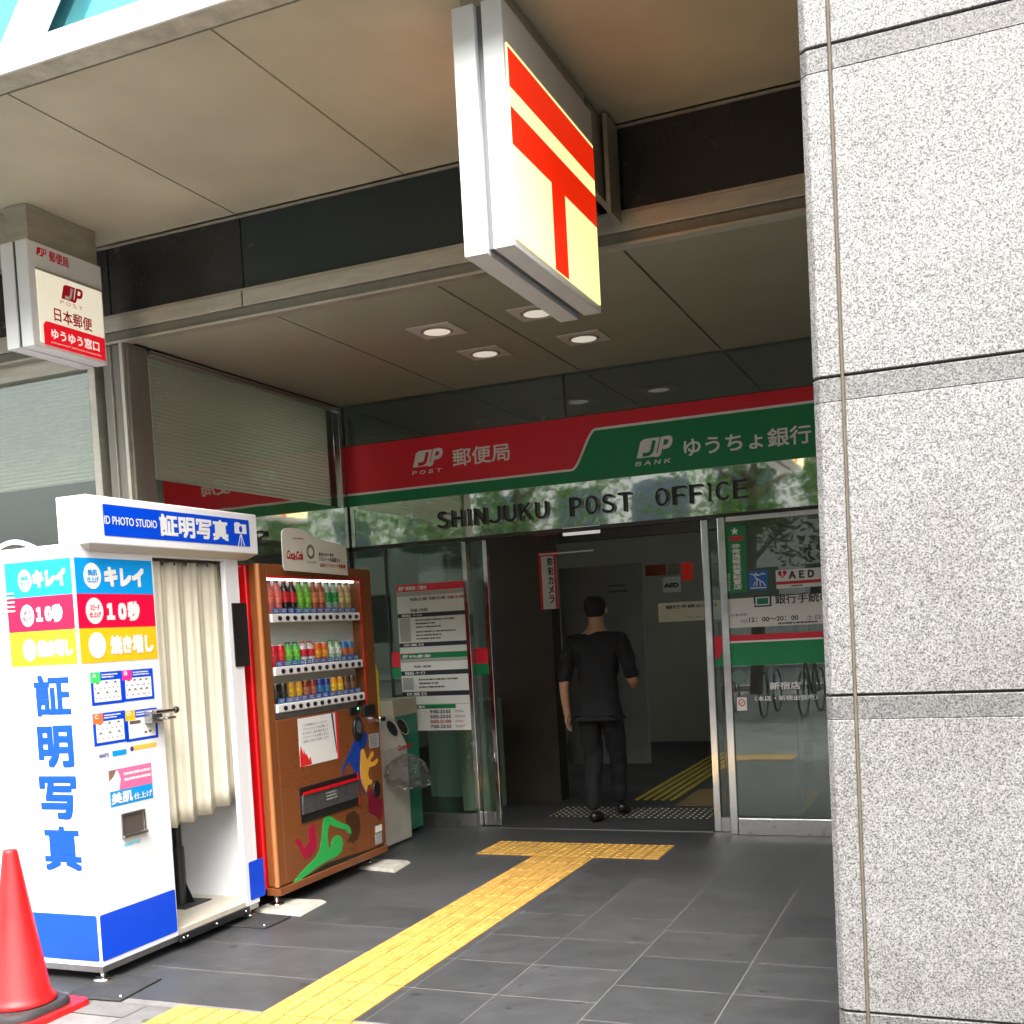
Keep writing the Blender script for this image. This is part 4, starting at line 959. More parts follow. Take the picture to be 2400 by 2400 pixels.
mb = MB(); mb.rect(pv, hy0+.005, hz1-.012, hy1-.015, hz1+.004, .0225, .03); mb.rect(pv, hy1-.012, hz0, hy1-.004, hz1+.03, .0062, .009); mb.build('red_lip', M_vred, ht)
mb = MB(); bars(mb, pv, hy0+(hy1-hy0)*.38, zf0+.04, hy0+(hy1-hy0)*.6, hz1-.03, 3, .0225, fill=.5, seed=9, ragged=.4); mb.build('flap_print', M_grey, ht)
# sport silhouettes
sil = lambda pts: [vd(*p) for p in pts]
sw = [(440, 1510), (500, 1430), (600, 1330), (640, 1265), (655, 1180), (662, 1080), (672, 1030), (690, 1008), (715, 1005), (745, 1025), (800, 1055), (845, 1072), (868, 1090), (880, 1130), (872, 1152), (860, 1130), (850, 1140), (838, 1110), (800, 1100), (750, 1085), (715, 1070), (705, 1100), (700, 1170), (712, 1250), (722, 1252), (730, 1200), (745, 1165), (775, 1150), (800, 1158), (815, 1185), (815, 1230), (805, 1275), (775, 1310), (700, 1345), (620, 1395), (540, 1455), (480, 1500)]
MB().slab(pv, sil(sw), .0002, .0012).build('swimmer_graphic', mat('graphic_green', S(46, 176, 84), .35), VM)
bl = [(808, 715), (812, 640), (850, 560), (885, 480), (900, 440), (960, 400), (985, 365), (1000, 400), (1000, 440), (965, 520), (955, 600), (960, 700), (990, 850), (975, 830), (940, 720), (900, 670), (860, 590), (830, 640)]
MB().slab(pv, sil(bl), .0002, .0012).build('blue_graphic', mat('graphic_blue', S(28, 66, 160), .35), VM)
ylw = [(950, 520), (962, 498), (978, 505), (985, 545), (1000, 585), (1030, 520), (1045, 520), (1048, 545), (1020, 590), (1040, 600), (1075, 570), (1082, 590), (1060, 625), (1015, 640), (1005, 690), (1015, 725), (1040, 740), (1030, 768), (1005, 770), (992, 830), (960, 760), (945, 690), (946, 600)]
MB().slab(pv, sil(ylw), .0013, .0022).build('yellow_graphic', mat('graphic_yellow', S(228, 172, 66), .35), VM)
mg = [(1000, 830), (1030, 800), (1060, 870), (1115, 880), (1115, 980), (1095, 1050), (1070, 1010), (1030, 990), (1005, 970), (1010, 900)]
MB().slab(pv, sil(mg), .0002, .0012).build('maroon_graphic', mat('graphic_maroon', S(122, 22, 48), .35), VM)
mg2 = [(450, 1190), (480, 1170), (500, 1200), (520, 1250), (560, 1200), (555, 1120), (580, 1060), (600, 1075), (605, 1130), (620, 1200), (610, 1260), (560, 1320), (520, 1330), (510, 1290), (480, 1240)]
MB().slab(pv, sil(mg2), .0002, .001).build('crimson_graphic', mat('graphic_crimson', S(168, 18, 60), .35), VM)
gry = [(840, 1000), (900, 960), (940, 1000), (950, 1090), (930, 1180), (890, 1210), (850, 1200), (870, 1150), (885, 1130), (870, 1085), (840, 1060)]
MB().slab(pv, sil(gry), .0002, .0008).build('brown_graphic', mat('graphic_brown', S(74, 46, 28), .35), VM)
fan = [(460, 1520), (560, 1450), (700, 1360), (850, 1310), (1000, 1265), (1130, 1210), (1130, 1225), (1000, 1290), (850, 1345), (700, 1400), (560, 1480)]
MB().slab(pv, sil(fan), .0013, .0019).build('lower_swoosh', mat('graphic_dark', S(30, 34, 26), .35), VM)
for x, y in ((XV-.045, yv0+.055), (XV-.09, yv1-.08)):
    mb = MB(); mb.lathe((x, y, .018), [(.04, 0), (.04, .006), (.018, .012), (.013, .014), (.013, .075)], 16); mb.build('foot', M_chrome, VM)
for p, l in (([(-3.415, 5.07), (-3.75, 5.10), (-3.76, 5.37), (-3.44, 5.385)], 'pale concrete pad under the near front foot of the vending machine'),
             ([(-3.41, 6.14), (-3.72, 6.2), (-3.76, 6.46), (-3.445, 6.43)], 'pale concrete pad under the far front foot of the vending machine')):
    mb = MB(); cx = sum(a for a, b in p)/4; cy = sum(b for a, b in p)/4
    q = [(cx+(a-cx)*.86, cy+(b-cy)*.86) for a, b in p]
    v = [(x, y, 0) for x, y in p]+[(x, y, .018) for x, y in q]; mb.add(v, [(0, 1, 2, 3), (7, 6, 5, 4), (0, 4, 5, 1), (1, 5, 6, 2), (2, 6, 7, 3), (3, 7, 4, 0)])
    tag(mb.build('concrete_pad', M_conc), l, 'pad', 'pads under the vending machine')
# yellow board at the machine's end
mb = MB(); q0 = [vc(1030, 1030), vc(1085, 1200), vc(1102, 1540), vc(1070, 1540)]
YY = XV-.1; pyb = Plane(0, YY); q0 = [pyb.px(*Vc(*p)) for p in ((1028, 1020), (1040, 1080), (1085, 1210), (1102, 1560), (1074, 1560), (1050, 1230))]
mb.slab(pyb, q0, -.02, 0); tag(mb.build('folded_banner', mat('banner_yellow', S(236, 214, 70), .5)), 'slim yellow folded banner standing between vending machine and bin', 'banner')

# ------------------------------------------------------------------ bin, bag, teal cabinet
XBN = -3.83; pbn = Plane(0, XBN); bd = lambda x, y: pbn.px(*Vd(x, y))
yb0_, yb1_ = 6.72, 7.2
TB = thing('recycling_bin', (-4.0, 6.9, 0), 'grey bottle and can bin with two round holes beside the vending machine', 'bin')
zt1, zt0 = bd(1200, 470)[1], bd(1120, 265)[1]
prof = [(XBN, .012), (XBN, zt1-.02), (XBN-.01, zt1), (XBN-.105, zt0-.01), (XBN-.14, zt0), (XBN-.36, zt0), (XBN-.36, .012)]
mb = MB(); v = [(x, y, z) for y in (yb0_, yb1_) for x, z in prof]; n = len(prof)
mb.add(v, [list(range(n)), list(range(2*n-1, n-1, -1))]+[(i, i+n, (i+1) % n+n, (i+1) % n) for i in range(n)]); mb.build('body', M_bin, TB, bevel=.012, seg=3)
d_ = Vector((prof[3][0]-prof[2][0], 0, prof[3][1]-prof[2][1])).normalized(); nn_ = Vector((-d_.z, 0, d_.x)); nn_ = nn_ if nn_.x > 0 else -nn_
mid = Vector(((prof[2][0]+prof[3][0])/2, 0, (prof[2][1]+prof[3][1])/2))
for y in (at(919, 1706, 0, XBN-.058).y, at(943, 1701, 0, XBN-.058).y):
    cc = mid+Vector((0, y, 0))+d_*.01; mb = MB(); ring0 = []
    mb.add([cc+nn_*.004+(Vector((0, 1, 0))*math.cos(t*math.pi/12)+d_*math.sin(t*math.pi/12))*.062 for t in range(24)], [list(range(24))]); mb.build('hole', mat('hole_black', (.006, .006, .006), .8), TB)
    mb = MB()
    mb.add([cc+nn_*.005+(Vector((0, 1, 0))*math.cos(t*math.pi/12)+d_*math.sin(t*math.pi/12))*r for r in (.062, .071) for t in range(24)], [(t, (t+1) % 24, (t+1) % 24+24, t+24) for t in range(24)]); mb.build('hole_rim', M_grey, TB)
mb = MB(); psl = Plane(0, XBN+.012); a_, b_ = psl.px(*Vd(1232, 470)), psl.px(*Vd(1325, 435)); put_text(mb, psl, 'Coca-Cola', (a_[0], zt1-.045), (b_[0]+.02, zt1-.01), 0, bold=.002, shear=.3); mb.build('bin_lettering', M_vred, TB)
M_bag = bpy.data.materials.new('clear_bag'); M_bag.use_nodes = True
nb, lb2 = M_bag.node_tree.nodes, M_bag.node_tree.links; nb.remove(nb['Principled BSDF'])
tr = nb.new('ShaderNodeBsdfTransparent'); tr.inputs[0].default_value = (.86, .86, .85, 1); gl = nb.new('ShaderNodeBsdfGlossy'); gl.inputs['Roughness'].default_value = .07
df = nb.new('ShaderNodeBsdfDiffuse'); df.inputs[0].default_value = (.55, .55, .53, 1)
m1 = nb.new('ShaderNodeMixShader'); m1.inputs[0].default_value = .3; lb2.new(gl.outputs[0], m1.inputs[1]); lb2.new(df.outputs[0], m1.inputs[2])
m2 = nb.new('ShaderNodeMixShader'); m2.inputs[0].default_value = .2; lb2.new(tr.outputs[0], m2.inputs[1]); lb2.new(m1.outputs[0], m2.inputs[2]); lb2.new(m2.outputs[0], nb['Material Output'].inputs[0])
from mathutils import noise as mn
mb = MB(); bag = bmesh.new(); bmesh.ops.create_icosphere(bag, subdivisions=5, radius=1)
zc = zt1-.2
for v in bag.verts:
    p = v.co.copy(); n1 = mn.noise(p*2.2+Vector((3, 1, 2))); n2 = mn.noise(p*6+Vector((9, 4, 1))); n3 = abs(mn.noise(p*9)); n4 = abs(mn.noise(p*21))
    s = 1+.16*n1+.13*n2-.2*n3-.12*n4; p *= s
    low = max(0, -p.z)
    v.co = Vector((XBN+.07+p.x*.1+.03*low, yb0_+.33+p.y*(.3)+p.x*.0+.08*low, zc+p.z*(.13 if p.z < 0 else .14)+(-.07*max(0, p.y))))
mb.add([v.co for v in bag.verts], [[q.index for q in f.verts] for f in bag.faces], 0, False); bag.free()
tag(mb.build('plastic_bag', M_bag), 'crumpled clear plastic bag hung on the front of the grey bin', 'plastic bag')
CB = thing('teal_cabinet', (-4.05, 7.4, 0), 'teal and cream cabinet standing behind the grey bin by the glass', 'cabinet')
MB().box(-4.3, 7.18, .03, -3.92, 7.56, 1.02).build('cabinet_body', mat('cabinet_cream', (.45, .42, .33), .5), CB, bevel=.006)
MB().box(-3.918, 7.2, .035, -3.912, 7.54, .9).build('teal_front', M_teal, CB, bevel=.002)

# ------------------------------------------------------------------ traffic cone
cb = Vector((-3.86, 3.43, 0)); ct = at(18, 1990, 1, 3.43)
CN = thing('traffic_cone', cb, 'red traffic cone with black weight ring beside the photo booth', 'traffic cone')
k = at(95, 2315, 1, 3.43)
cx = at(40, 2350, 1, 3.43).x
zt_ = ct.z
MB().lathe((ct.x+.012, 3.43, 0), [(.138, .055), (.142, .06), (.132, .075), (.118, .095), (.03, zt_-.012), (.027, zt_-.003), (.018, zt_)], 40).build('cone', M_cone, CN)
def sqpad(mb, cx, cy, h, z0, z1, r, k=.92):
    pts = []
    for sx, sy, t0 in ((1, 1, 0), (-1, 1, 90), (-1, -1, 180), (1, -1, 270)):
        for q in range(7): t = R(t0+q*15); pts.append((sx*(h-r)+r*math.cos(t), sy*(h-r)+r*math.sin(t)))
    n = len(pts); v = [(cx+x*s, cy+y*s, z) for s, z in ((1, z0), (1, z0+(z1-z0)*.6), (k, z1)) for x, y in pts]
    mb.add(v, [list(range(n-1, -1, -1)), list(range(2*n, 3*n))]); mb.add(v, [(j*n+i, j*n+(i+1) % n, (j+1)*n+(i+1) % n, (j+1)*n+i) for j in range(2) for i in range(n)], 0, True)
    return mb
sqpad(MB(), ct.x+.012, 3.43, .2, .0, .022, .05, .97).build('base', M_cone, CN)
sqpad(MB(), ct.x+.012, 3.42, .165, .023, .052, .09, .93).build('weight_ring', M_rubber, CN)

# ------------------------------------------------------------------ notices on the left pane
N6 = zoom(920, 1350, 200/1932); N7 = zoom(920, 1540, 200/1932)
pn = Plane(1, YE-.004); n6 = lambda x, y: pn.px(*N6(x, y)); n7 = lambda x, y: pn.px(*N7(x, y))
x0 = n6(110, 700)[0]; x1 = n6(1645, 600)[0]
def sheet(name, label, z1, z0, hcol, title, seed, logo):
    o = MB().rect(pn, x0, z0, x1, z1, .0, .002).build(name, M_paper); tag(o, label, 'notice', 'opening hours sheets on the left window')
    return o
zA, zB, zC = n6(100, 215)[1], n6(190, 1770)[1], n7(250, 1090)[1]
zD = n7(680, 1665)[1]
W_ = x1-x0
def dress(o, z1, z0, mH, title, times, navy, lower):
    H_ = z1-z0
    def band(nm, m, t, b): return MB().rect(pn, x0+.001, z0+H_*b, x1-.001, z0+H_*t, .0021, .0026).build(nm, m, o)
    hd_ = band('header_band', mH, 1, .895)
    mb = MB(); jp_logo(mb, pn, x0+W_*.03, z0+H_*.915, x0+W_*.12, z0+H_*.975, .0032); put_text(mb, pn, title, (x0+W_*.14, z0+H_*.918), (x0+W_*.45, z0+H_*.972), .0032, bold=.0012)
    mb.build('header_lettering', [M_white, mH], hd_)
    band('grey_row', M_grey, .89, .83)
    mb = MB()
    for (s, a, b, z) in times: put_text(mb, pn, s, (x0+W_*a, z0+H_*z), (x0+W_*b, z0+H_*(z+.042)), .0032, bold=.001)
    for i, (z, t) in enumerate(lower): bars(mb, pn, x0+W_*.26, z0+H_*z, x1-W_*.06, z0+H_*t, 3, .003, fill=.42, seed=i+3, ragged=.6)
    mb.build('hours_print', M_print, o)
    for (t, b, s) in navy:
        nb_ = band('navy_band', M_navy, t, b); mb = MB(); put_text(mb, pn, s, (x0+W_*.06, z0+H_*(b+.012)), (x0+W_*.36, z0+H_*(t-.012)), .0032, bold=.0005); mb.build('band_lettering', M_white, nb_)
    mb = MB()
    for t, b in lower: mb.rect(pn, x0+W_*.02, z0+H_*(t-.01), x0+W_*.18, z0+H_*(b+.01), .0021, .0026)
    mb.build('row_key', M_grey, o)
o = sheet('hours_notice', 'opening hours sheet with red header at the top of the left glass', zA, zB+.003, M_red, '', 1, 1)
dress(o, zA, zB+.003, M_red, '郵便局 ご案内', (('9:00-21:00', .2, .45, .76), ('9:00-21:00', .48, .72, .76), ('9:00-19:00', .2, .45, .6)), ((.58, .52, '取扱商品・サービス'), (.15, .09, '休業日')), ((.35, .5), (.18, .33)))
mb = MB(); put_text(mb, pn, '9:00-21:00', (x0+W_*.75, zB+(zA-zB)*.76), (x0+W_*.99, zB+(zA-zB)*.80), .0033, bold=.001); mb.build('red_hours', M_printr, o)
o = sheet('hours_notice', 'opening hours sheet with green header in the middle of the left glass', zB, zC+.003, M_green, '', 1, 1)
dress(o, zB, zC+.003, M_green, 'ゆうちょ銀行 ご案内', (('9:00-18:00', .2, .45, .72),), ((.66, .57, '取扱商品・サービス'), (.25, .16, '休業日')), ((.3, .52),))
o = sheet('hours_notice', 'cash machine hours sheet lowest on the left glass, partly behind the bin', zC, zD, M_green, '', 1, 1)
H_ = zC-zD
hb = MB().rect(pn, x0+.001, zC-H_*.16, x0+W_*.78, zC-.001, .0021, .0026).build('header_band', M_green, o)
mb = MB(); put_text(mb, pn, 'ATMのご案内', (x0+W_*.06, zC-H_*.135), (x0+W_*.32, zC-H_*.03), .0032, bold=.0008); mb.build('header_lettering', M_white, hb)
mb = MB(); mr_ = MB()
for i, s in enumerate(('9:00-23:55', '0:05-23:55', '0:05-21:00', '7:00-23:55')):
    q = mr_ if i == 2 else mb; z_ = zC-H_*(.32+.19*i); put_text(q, pn, s, (x0+W_*.4, z_-H_*.02), (x0+W_*.7, z_+H_*.1), .0032, bold=.0012); bars(q, pn, x0+W_*.76, z_-H_*.02, x0+W_*.92, z_+H_*.1, 2, .003, fill=.4, seed=i)
mb.build('hours_print', M_print, o); mr_.build('red_hours', M_printr, o)
# red and green decal strip on the left pane and the door leaf
for xa, xb_, lb_l in ((-4.19, -3.985, 'red and green stripe decal on the left glass behind the vending machine'), (-3.484, -3.386, 'red and green stripe decal on the open door leaf')):
    pp = pn if xa < -4 else Plane(1, YE+.046)
    zr1 = pp.px(1100, 1520)[1]; zr0 = pp.px(1100, 1556)[1]; zg1 = zr0-.006; zg0 = pp.px(1100, 1582)[1]
    o = MB().rect(pp, xa, zr0, xb_, zr1, 0, .0015).build('stripe_decal', M_red); tag(o, lb_l, 'decal')
    MB().rect(pp, xa, zg0, xb_, zg1-.0, 0, .0015).build('green_stripe', M_green, o)

# ------------------------------------------------------------------ stickers on the right glass
Rz = zoom(1600, 1150, 400/1288); pr = Plane(1, YR-.003); fr_ = lambda x, y: pr.px(*Rz(x, y))
def card(name, ll, ur, m, label, cat='sticker', th=.002):
    (a0, b0), (a1, b1) = fr_(*ll), fr_(*ur); o = MB().rect(pr, a0, b0, a1, b1, 0, th).build(name, m); tag(o, label, cat); return o, a0, b0, a1, b1
o, a0, b0, a1, b1 = card('alarm_sticker', (335, 775), (470, 262), mat('sticker_green', S(0, 128, 66), .4), 'tall green sticker with white vertical characters on the right glass')
w, h = a1-a0, b1-b0; mb = MB()
for i, ch in enumerate('非常通報装置設置店'):
    z_ = b0+h*(.70-.077*i); put_text(mb, pr, ch, (a0+w*.34, z_-h*.034), (a0+w*.72, z_+h*.034), .003, bold=.0012)
st = [(a0+w*.5+w*.2*(1 if k % 2 == 0 else .45)*math.sin(k*math.pi/5), b0+h*.925+w*.2*(1 if k % 2 == 0 else .45)*math.cos(k*math.pi/5)) for k in range(10)]
mb.build('lettering', M_white, o); mb = MB(); mb.face(pr, st, .003); mb.build('star_mark', M_white, o); mb = MB(); bars(mb, pr, a0+w*.06, b0+h*.03, a0+w*.18, b0+h*.3, 9, .003, fill=.6, seed=1); mb.build('small_print', M_white, o)
mb = MB(); mb.rect(pr, a0+w*.25, b0+h*.78, a0+w*.88, b0+h*.85, .0021, .003); mb.build('red_label', mat('sticker_red', S(200, 30, 40), .4), o)
o, a0, b0, a1, b1 = card('guide_dog_sticker', (503, 755), (637, 600), mat('sticker_blue', S(36, 110, 190), .4), 'small square blue sticker with a white dog outline on the right glass')
w, h = a1-a0, b1-b0; mb = MB()
for pts in ([(.1, .85), (.35, .8), (.55, .75), (.35, .9)], [(.3, .8), (.45, .5), (.4, .2)], [(.4, .62), (.72, .42), (.9, .2)], [(.5, .75), (.75, .85), (.9, .8)], [(.6, .45), (.62, .2)], [(.35, .45), (.25, .22)], [(.08, .12), (.92, .12)]):
    mb.stroke(pr, [(a0+w*x, b0+h*y) for x, y in pts], w*.05, .003)
mb.build('dog_outline', M_white, o)
o, a0, b0, a1, b1 = card('defibrillator_sticker', (708, 742), (1080, 575), M_paper, 'white sticker with a red heart and the letters AED on the right glass')
w, h = a1-a0, b1-b0; mb = MB()
put_text(mb, pr, 'ＡＥＤ', (fr_(805, 655)[0], b0+h*.52), (fr_(988, 600)[0], b0+h*.88), .003, bold=.003); bars(mb, pr, a0+w*.3, b0+h*.06, a0+w*.55, b0+h*.18, 1, .003, fill=.6, seed=3); mb.build('lettering', M_print, o)
mb = MB(); hc = fr_(752, 628); r = h*.24
pts = [(hc[0]+r*.062*16*math.sin(t)**3, hc[1]+r*.062*(13*math.cos(t)-5*math.cos(2*t)-2*math.cos(3*t)-math.cos(4*t))) for t in [k*2*math.pi/30 for k in range(30)]]
mb.face(pr, pts, .003); mb.rect(pr, a0, b0+h*.22, a1, b0+h*.38, .0021, .003); mb.build('red_mark', mat('sticker_red', S(200, 30, 40), .4), o)
mb = MB(); mb.stroke(pr, [(hc[0]+r*.2, hc[1]+r*.7), (hc[0]-r*.15, hc[1]+r*.05), (hc[0]+r*.15, hc[1]), (hc[0]-r*.1, hc[1]-r*.6)], r*.18, .0036); mb.build('bolt_mark', M_white, o)
o, a0, b0, a1, b1 = card('counter_notice', (332, 1040), (1060, 775), M_paper, 'wide white notice with green square emblem and opening time on the right glass', 'notice', .003)
a1 = .2
mb = MB(); put_text(mb, pr, '銀行手続の窓口', (fr_(700, 850)[0], fr_(700, 856)[1]), (fr_(700, 850)[0]+(fr_(1028, 830)[0]-fr_(700, 850)[0])*7/4, fr_(700, 782)[1]), .004, bold=.0012)
put_text(mb, pr, '12：00～20：00', fr_(503, 992), fr_(872, 940), .004, bold=.001); put_text(mb, pr, '営業時間', fr_(368, 950), fr_(485, 925), .004); put_text(mb, pr, '平日', fr_(437, 998), fr_(487, 972), .004)
put_text(mb, pr, '土日祝日休業', fr_(935, 975), (fr_(935, 975)[0]+.3, fr_(935, 940)[1]), .004); bars(mb, pr, fr_(720, 1010)[0], fr_(720, 1012)[1], fr_(1040, 1000)[0], fr_(720, 992)[1], 1, .004, fill=.7, seed=4)
mb.build('lettering', M_print, o)
(ea, eb), (ec, ed) = fr_(540, 880), fr_(668, 785)
mb = MB(); mb.rect(pr, ea, eb, ec, ed, .0032, .004); mb.build('emblem', mat('emblem_navy', (.01, .03, .12), .4), o)
ww, hh_ = ec-ea, ed-eb
mb = MB(); mb.rect(pr, ea+ww*.1, eb+hh_*.13, ec-ww*.1, ed-hh_*.13, .0041, .0046); mb.rect(pr, ea, eb+hh_*.13, ea+ww*.05, eb+hh_*.3, .0041, .0046); mb.build('emblem_ring', M_paper, o)
mb = MB(); mb.rect(pr, ea+ww*.18, eb+hh_*.24, ec-ww*.18, ed-hh_*.24, .0047, .0052); mb.build('emblem_core', M_teal, o)
# white extension so that the notice reaches behind the pier
MB().rect(pr, fr_(1060, 900)[0]+.0005, b0, .2, b1, 0, .003).build('sheet_end', M_paper, o)
zr1, zr0, zg1, zg0 = fr_(345, 1095)[1], fr_(345, 1138)[1], fr_(345, 1152)[1], fr_(350, 1325)[1]
o = MB().rect(pr, fr_(345, 1200)[0], zr0, .2, zr1, 0, .0015).build('stripe_decal', M_red); tag(o, 'wide red and green stripe decal across the right glass under the notice', 'decal')
MB().rect(pr, fr_(345, 1200)[0], zg1, .2, zr0-.0004, 0, .0013).build('white_stripe', M_white, o); MB().rect(pr, fr_(345, 1200)[0], zg0, .2, zg1-.0004, 0, .0015).build('green_stripe', M_green, o)
pr2 = Plane(1, YE+.001); 
o = MB(); f2 = lambda x, y: pr2.px(*Rz(x, y)); xa, xb_ = -1.65, -1.585
o.slab(pr2, [(xa, zr1), (xb_, zr1), (xb_-.012, zr0-.05), (xb_-.03, zr0-.11), (xa, zr0-.12)], 0, .0015); o = o.build('stripe_decal', M_red); tag(o, 'small red and green curve decal on the narrow glass between two chrome posts', 'decal')
MB().slab(pr2, [(xb_, zr1), (xb_, zg0), (xa, zg0), (xa, zr0-.125), (xb_-.027, zr0-.115), (xb_-.008, zr0-.05)], 0, .0012).build('green_part', M_green, o)
mb = MB(); put_text(mb, pr, '新宿店', fr_(660, 1502), fr_(888, 1440), .001, bold=.0014); put_text(mb, pr, '（本店・新宿出張所）', fr_(548, 1588), fr_(1015, 1538), .001, bold=.0006)
tag(mb.build('branch_lettering', M_white), 'white branch name lettering on the lower right glass', 'lettering')
o, a0, b0, a1, b1 = card('small_sticker', (413, 1660), (483, 1558), M_paper, 'small white sticker with a red round mark low on the right glass')
w = a1-a0; mb = MB(); mb.ring(pr, (a0+a1)/2, b0+(b1-b0)*.6, w*.26, w*.36, .003); mb.stroke(pr, [((a0+a1)/2-w*.2, b0+(b1-b0)*.6-w*.1), ((a0+a1)/2+w*.2, b0+(b1-b0)*.6+w*.1)], w*.08, .0032); mb.build('red_mark', mat('sticker_red', S(200, 30, 40), .4), o)
mb = MB(); c = fr_(425, 1405); mb.ring(pr, c[0], c[1], .001, .05, .0, 24); tag(mb.build('door_sticker', mat('sticker_faded', (.12, .2, .17), .5)), 'faded round green sticker above the small white sticker on the right glass', 'sticker')

# ------------------------------------------------------------------ inside the lobby
I9 = zoom(1240, 1240, 500/1932)
def ipl(Y): p = Plane(1, Y); return p, lambda x, y: p.px(*I9(x, y))
p8, f8 = ipl(8.45)
(a0, b0), (a1, b1) = f8(105, 560), f8(245, 240)
o = MB().rect(p8, a0, b0-.15, a1, b1, 0, .01).build('camera_notice', M_paper); tag(o, 'tall white notice with red side bands warning of security cameras, inside the door', 'notice')
w = a1-a0
mb = MB(); mb.rect(p8, a0, b0-.15, a0+w*.14, b1, .0102, .011); mb.rect(p8, a1-w*.14, b0-.15, a1, b1, .0102, .011); mb.rect(p8, a0, b1+.0004, a1+.02, b1+.035, 0, .011); mb.build('red_border', M_red, o)
mb = MB()
for i, ch in enumerate('防犯カメラ'): put_text(mb, p8, ch, (a0+w*.52, b1-.075-.075*i), (a0+w*.8, b1-.015-.075*i), .0115, bold=.002)
mb.build('lettering', M_print, o)
mb = MB(); q = [f8(110, 245), f8(595, 200)]; mb.rect(p8, q[0][0], q[1][1]-.001, q[1][0], q[1][1]+.011, .03, .05); tag(mb.build('wall_rail', M_paper), 'thin white rail under the dark lobby beam', 'rail')
p9, f9 = ipl(9.5)
(a0, b0), (a1, b1) = f9(310, 900), f9(1020, 305)
o = MB().rect(p9, a0, .25, a1, b1, 0, .04).build('display_board', mat('board_grey', (.2, .21, .185), .6, var=.15, vs=2)); tag(o, 'large pale grey board standing behind the person in the lobby', 'board')
mb = MB(); bars(mb, p9, a1-.3, b1-.26, a1-.08, b1-.16, 2, .041, fill=.3, seed=2); mb.build('print', M_print, o)
p10, f10 = ipl(9.9)
(a0, b0), (a1, b1) = f10(1060, 430), f10(1585, 290)
o = MB().rect(p10, a0, b0, a0+(a1-a0)*.35, b1, 0, .02).build('orange_poster', mat('poster_rust', S(150, 70, 40), .5, var=.5, vs=8)); tag(o, 'dull orange poster high on the lobby wall', 'poster')
o = MB().rect(p10, a0+(a1-a0)*.62, b0-.06, a0+(a1-a0)*.8, b1, 0, .02).build('red_poster', mat('poster_red_glow', S(206, 44, 30), .5, var=.3, vs=8, emit=.03)); tag(o, 'red poster with an added faint glow, beside the orange one in the lobby', 'poster')  # slight glow put into the poster's red; it is no lamp
o = MB().rect(p10, a0+(a1-a0)*.4, b0, a0+(a1-a0)*.58, b1, 0, .02).build('pale_poster', mat('poster_pale', S(140, 140, 120), .5, var=.4, vs=9)); tag(o, 'pale green poster between the orange and red ones', 'poster')
(a0, b0), (a1, b1) = f9(1218, 545), f9(1368, 430)
o = MB().rect(p9, a0, b0-.03, a1, b1, 0, .012).build('defibrillator_notice', mat('notice_palegreen', (.5, .56, .47), .6)); tag(o, 'small pale notice with the letters AED inside the lobby', 'notice')
mb = MB(); put_text(mb, p9, 'AED', f9(1230, 530), f9(1355, 488), .0125, bold=.004); mb.build('lettering', M_print, o)
p82, f82 = ipl(8.3)
(a0, b0), (a1, b1) = f82(1180, 845), f82(1740, 640)
o = MB().rect(p82, a0, b0, a1, b1, 0, .012).build('window_notice', mat('notice_cream', (.55, .57, .45), .6)); tag(o, 'pale wide notice seen behind the chrome door post', 'notice')
mb = MB(); put_text(mb, p82, '銀行手続の窓口', (a0+.06, f82(1300, 722)[1]), f82(1700, 668), .0125, bold=.001); put_text(mb, p82, 'はこちら', f82(1440, 808), f82(1575, 782), .0125); mb.build('lettering', M_print, o)
mb = MB(); mb.box(-1.75, 8.32, 0, -1.2, 8.6, b0-.02); tag(mb.build('dark_counter', M_ind, bevel=.01), 'dark counter under the pale notice behind the right chrome post', 'counter')
mb = MB(); mb.box(-4.62, 9.1, 0, -3.95, 9.5, 2.05); o = mb.build('cash_machine', mat('machine_green', (.2, .27, .22), .5)); tag(o, 'greenish cash machine seen through the left glass', 'cash machine')
MB().box(-4.5, 9.085, 1.35, -4.12, 9.1, 1.9).build('screen', mat('screen_teal', (.05, .22, .28), .3, emit=.12, ecol=(.1, .45, .6)), o)
mb = MB(); mb.box(-3.95, 8.35, 0, -3.7, 8.7, .92); tag(mb.build('lobby_cabinet', mat('cabinet_palegreen', (.26, .34, .24), .5), bevel=.01), 'pale green low cabinet inside the left glass below the notices', 'cabinet')
# lobby ceiling lamps; the first is unseen, added to brighten the side blind
for x, y, l in ((-5.75, 7.0, 'unseen ceiling lamp added in the office to backlight the side blind'), (-2.35, 10.3, 'white rectangular ceiling lamp in the middle of the lobby, behind the beams'), (-3.6, 10.6, 'white rectangular ceiling lamp deep in the lobby, left of the board'), (.8, 9.3, 'white rectangular ceiling lamp deep in the lobby, right side')):
    t = thing('lobby_lamp', (x, y, 3.35), l, 'ceiling light', 'ceiling lamps in the lobby')
    MB().box(x-.42, y-.22, 3.31, x+.42, y+.22, 3.349).build('frame', M_brushed, t)
    MB().box(x-.4, y-.2, 3.304, x+.4, y+.2, 3.31).build('diffuser', mat('blind_fill_glow', (.8, .8, .75), .5, emit=3.2, ecol=(1, .96, .85)) if x < -5 else mat('lobby_lamp_glow', (.8, .8, .75), .5, emit=1.1, ecol=(1, .96, .85)), t)
(la0, lb0), (la1, lb1) = f82(345, 68), f82(665, 18)
o = MB().box(la0, 8.2, lb0, la1, 8.24, lb0+.07).build('lintel_sign', mat('lintel_lit', (.75, .76, .72), .5, emit=.12)); tag(o, 'white lit strip sign under the lintel inside the doorway', 'sign')
MB().box(la0-.25, 8.2, lb0+.02, la0-.002, 8.24, lb0+.06).build('red_end', M_red, o)

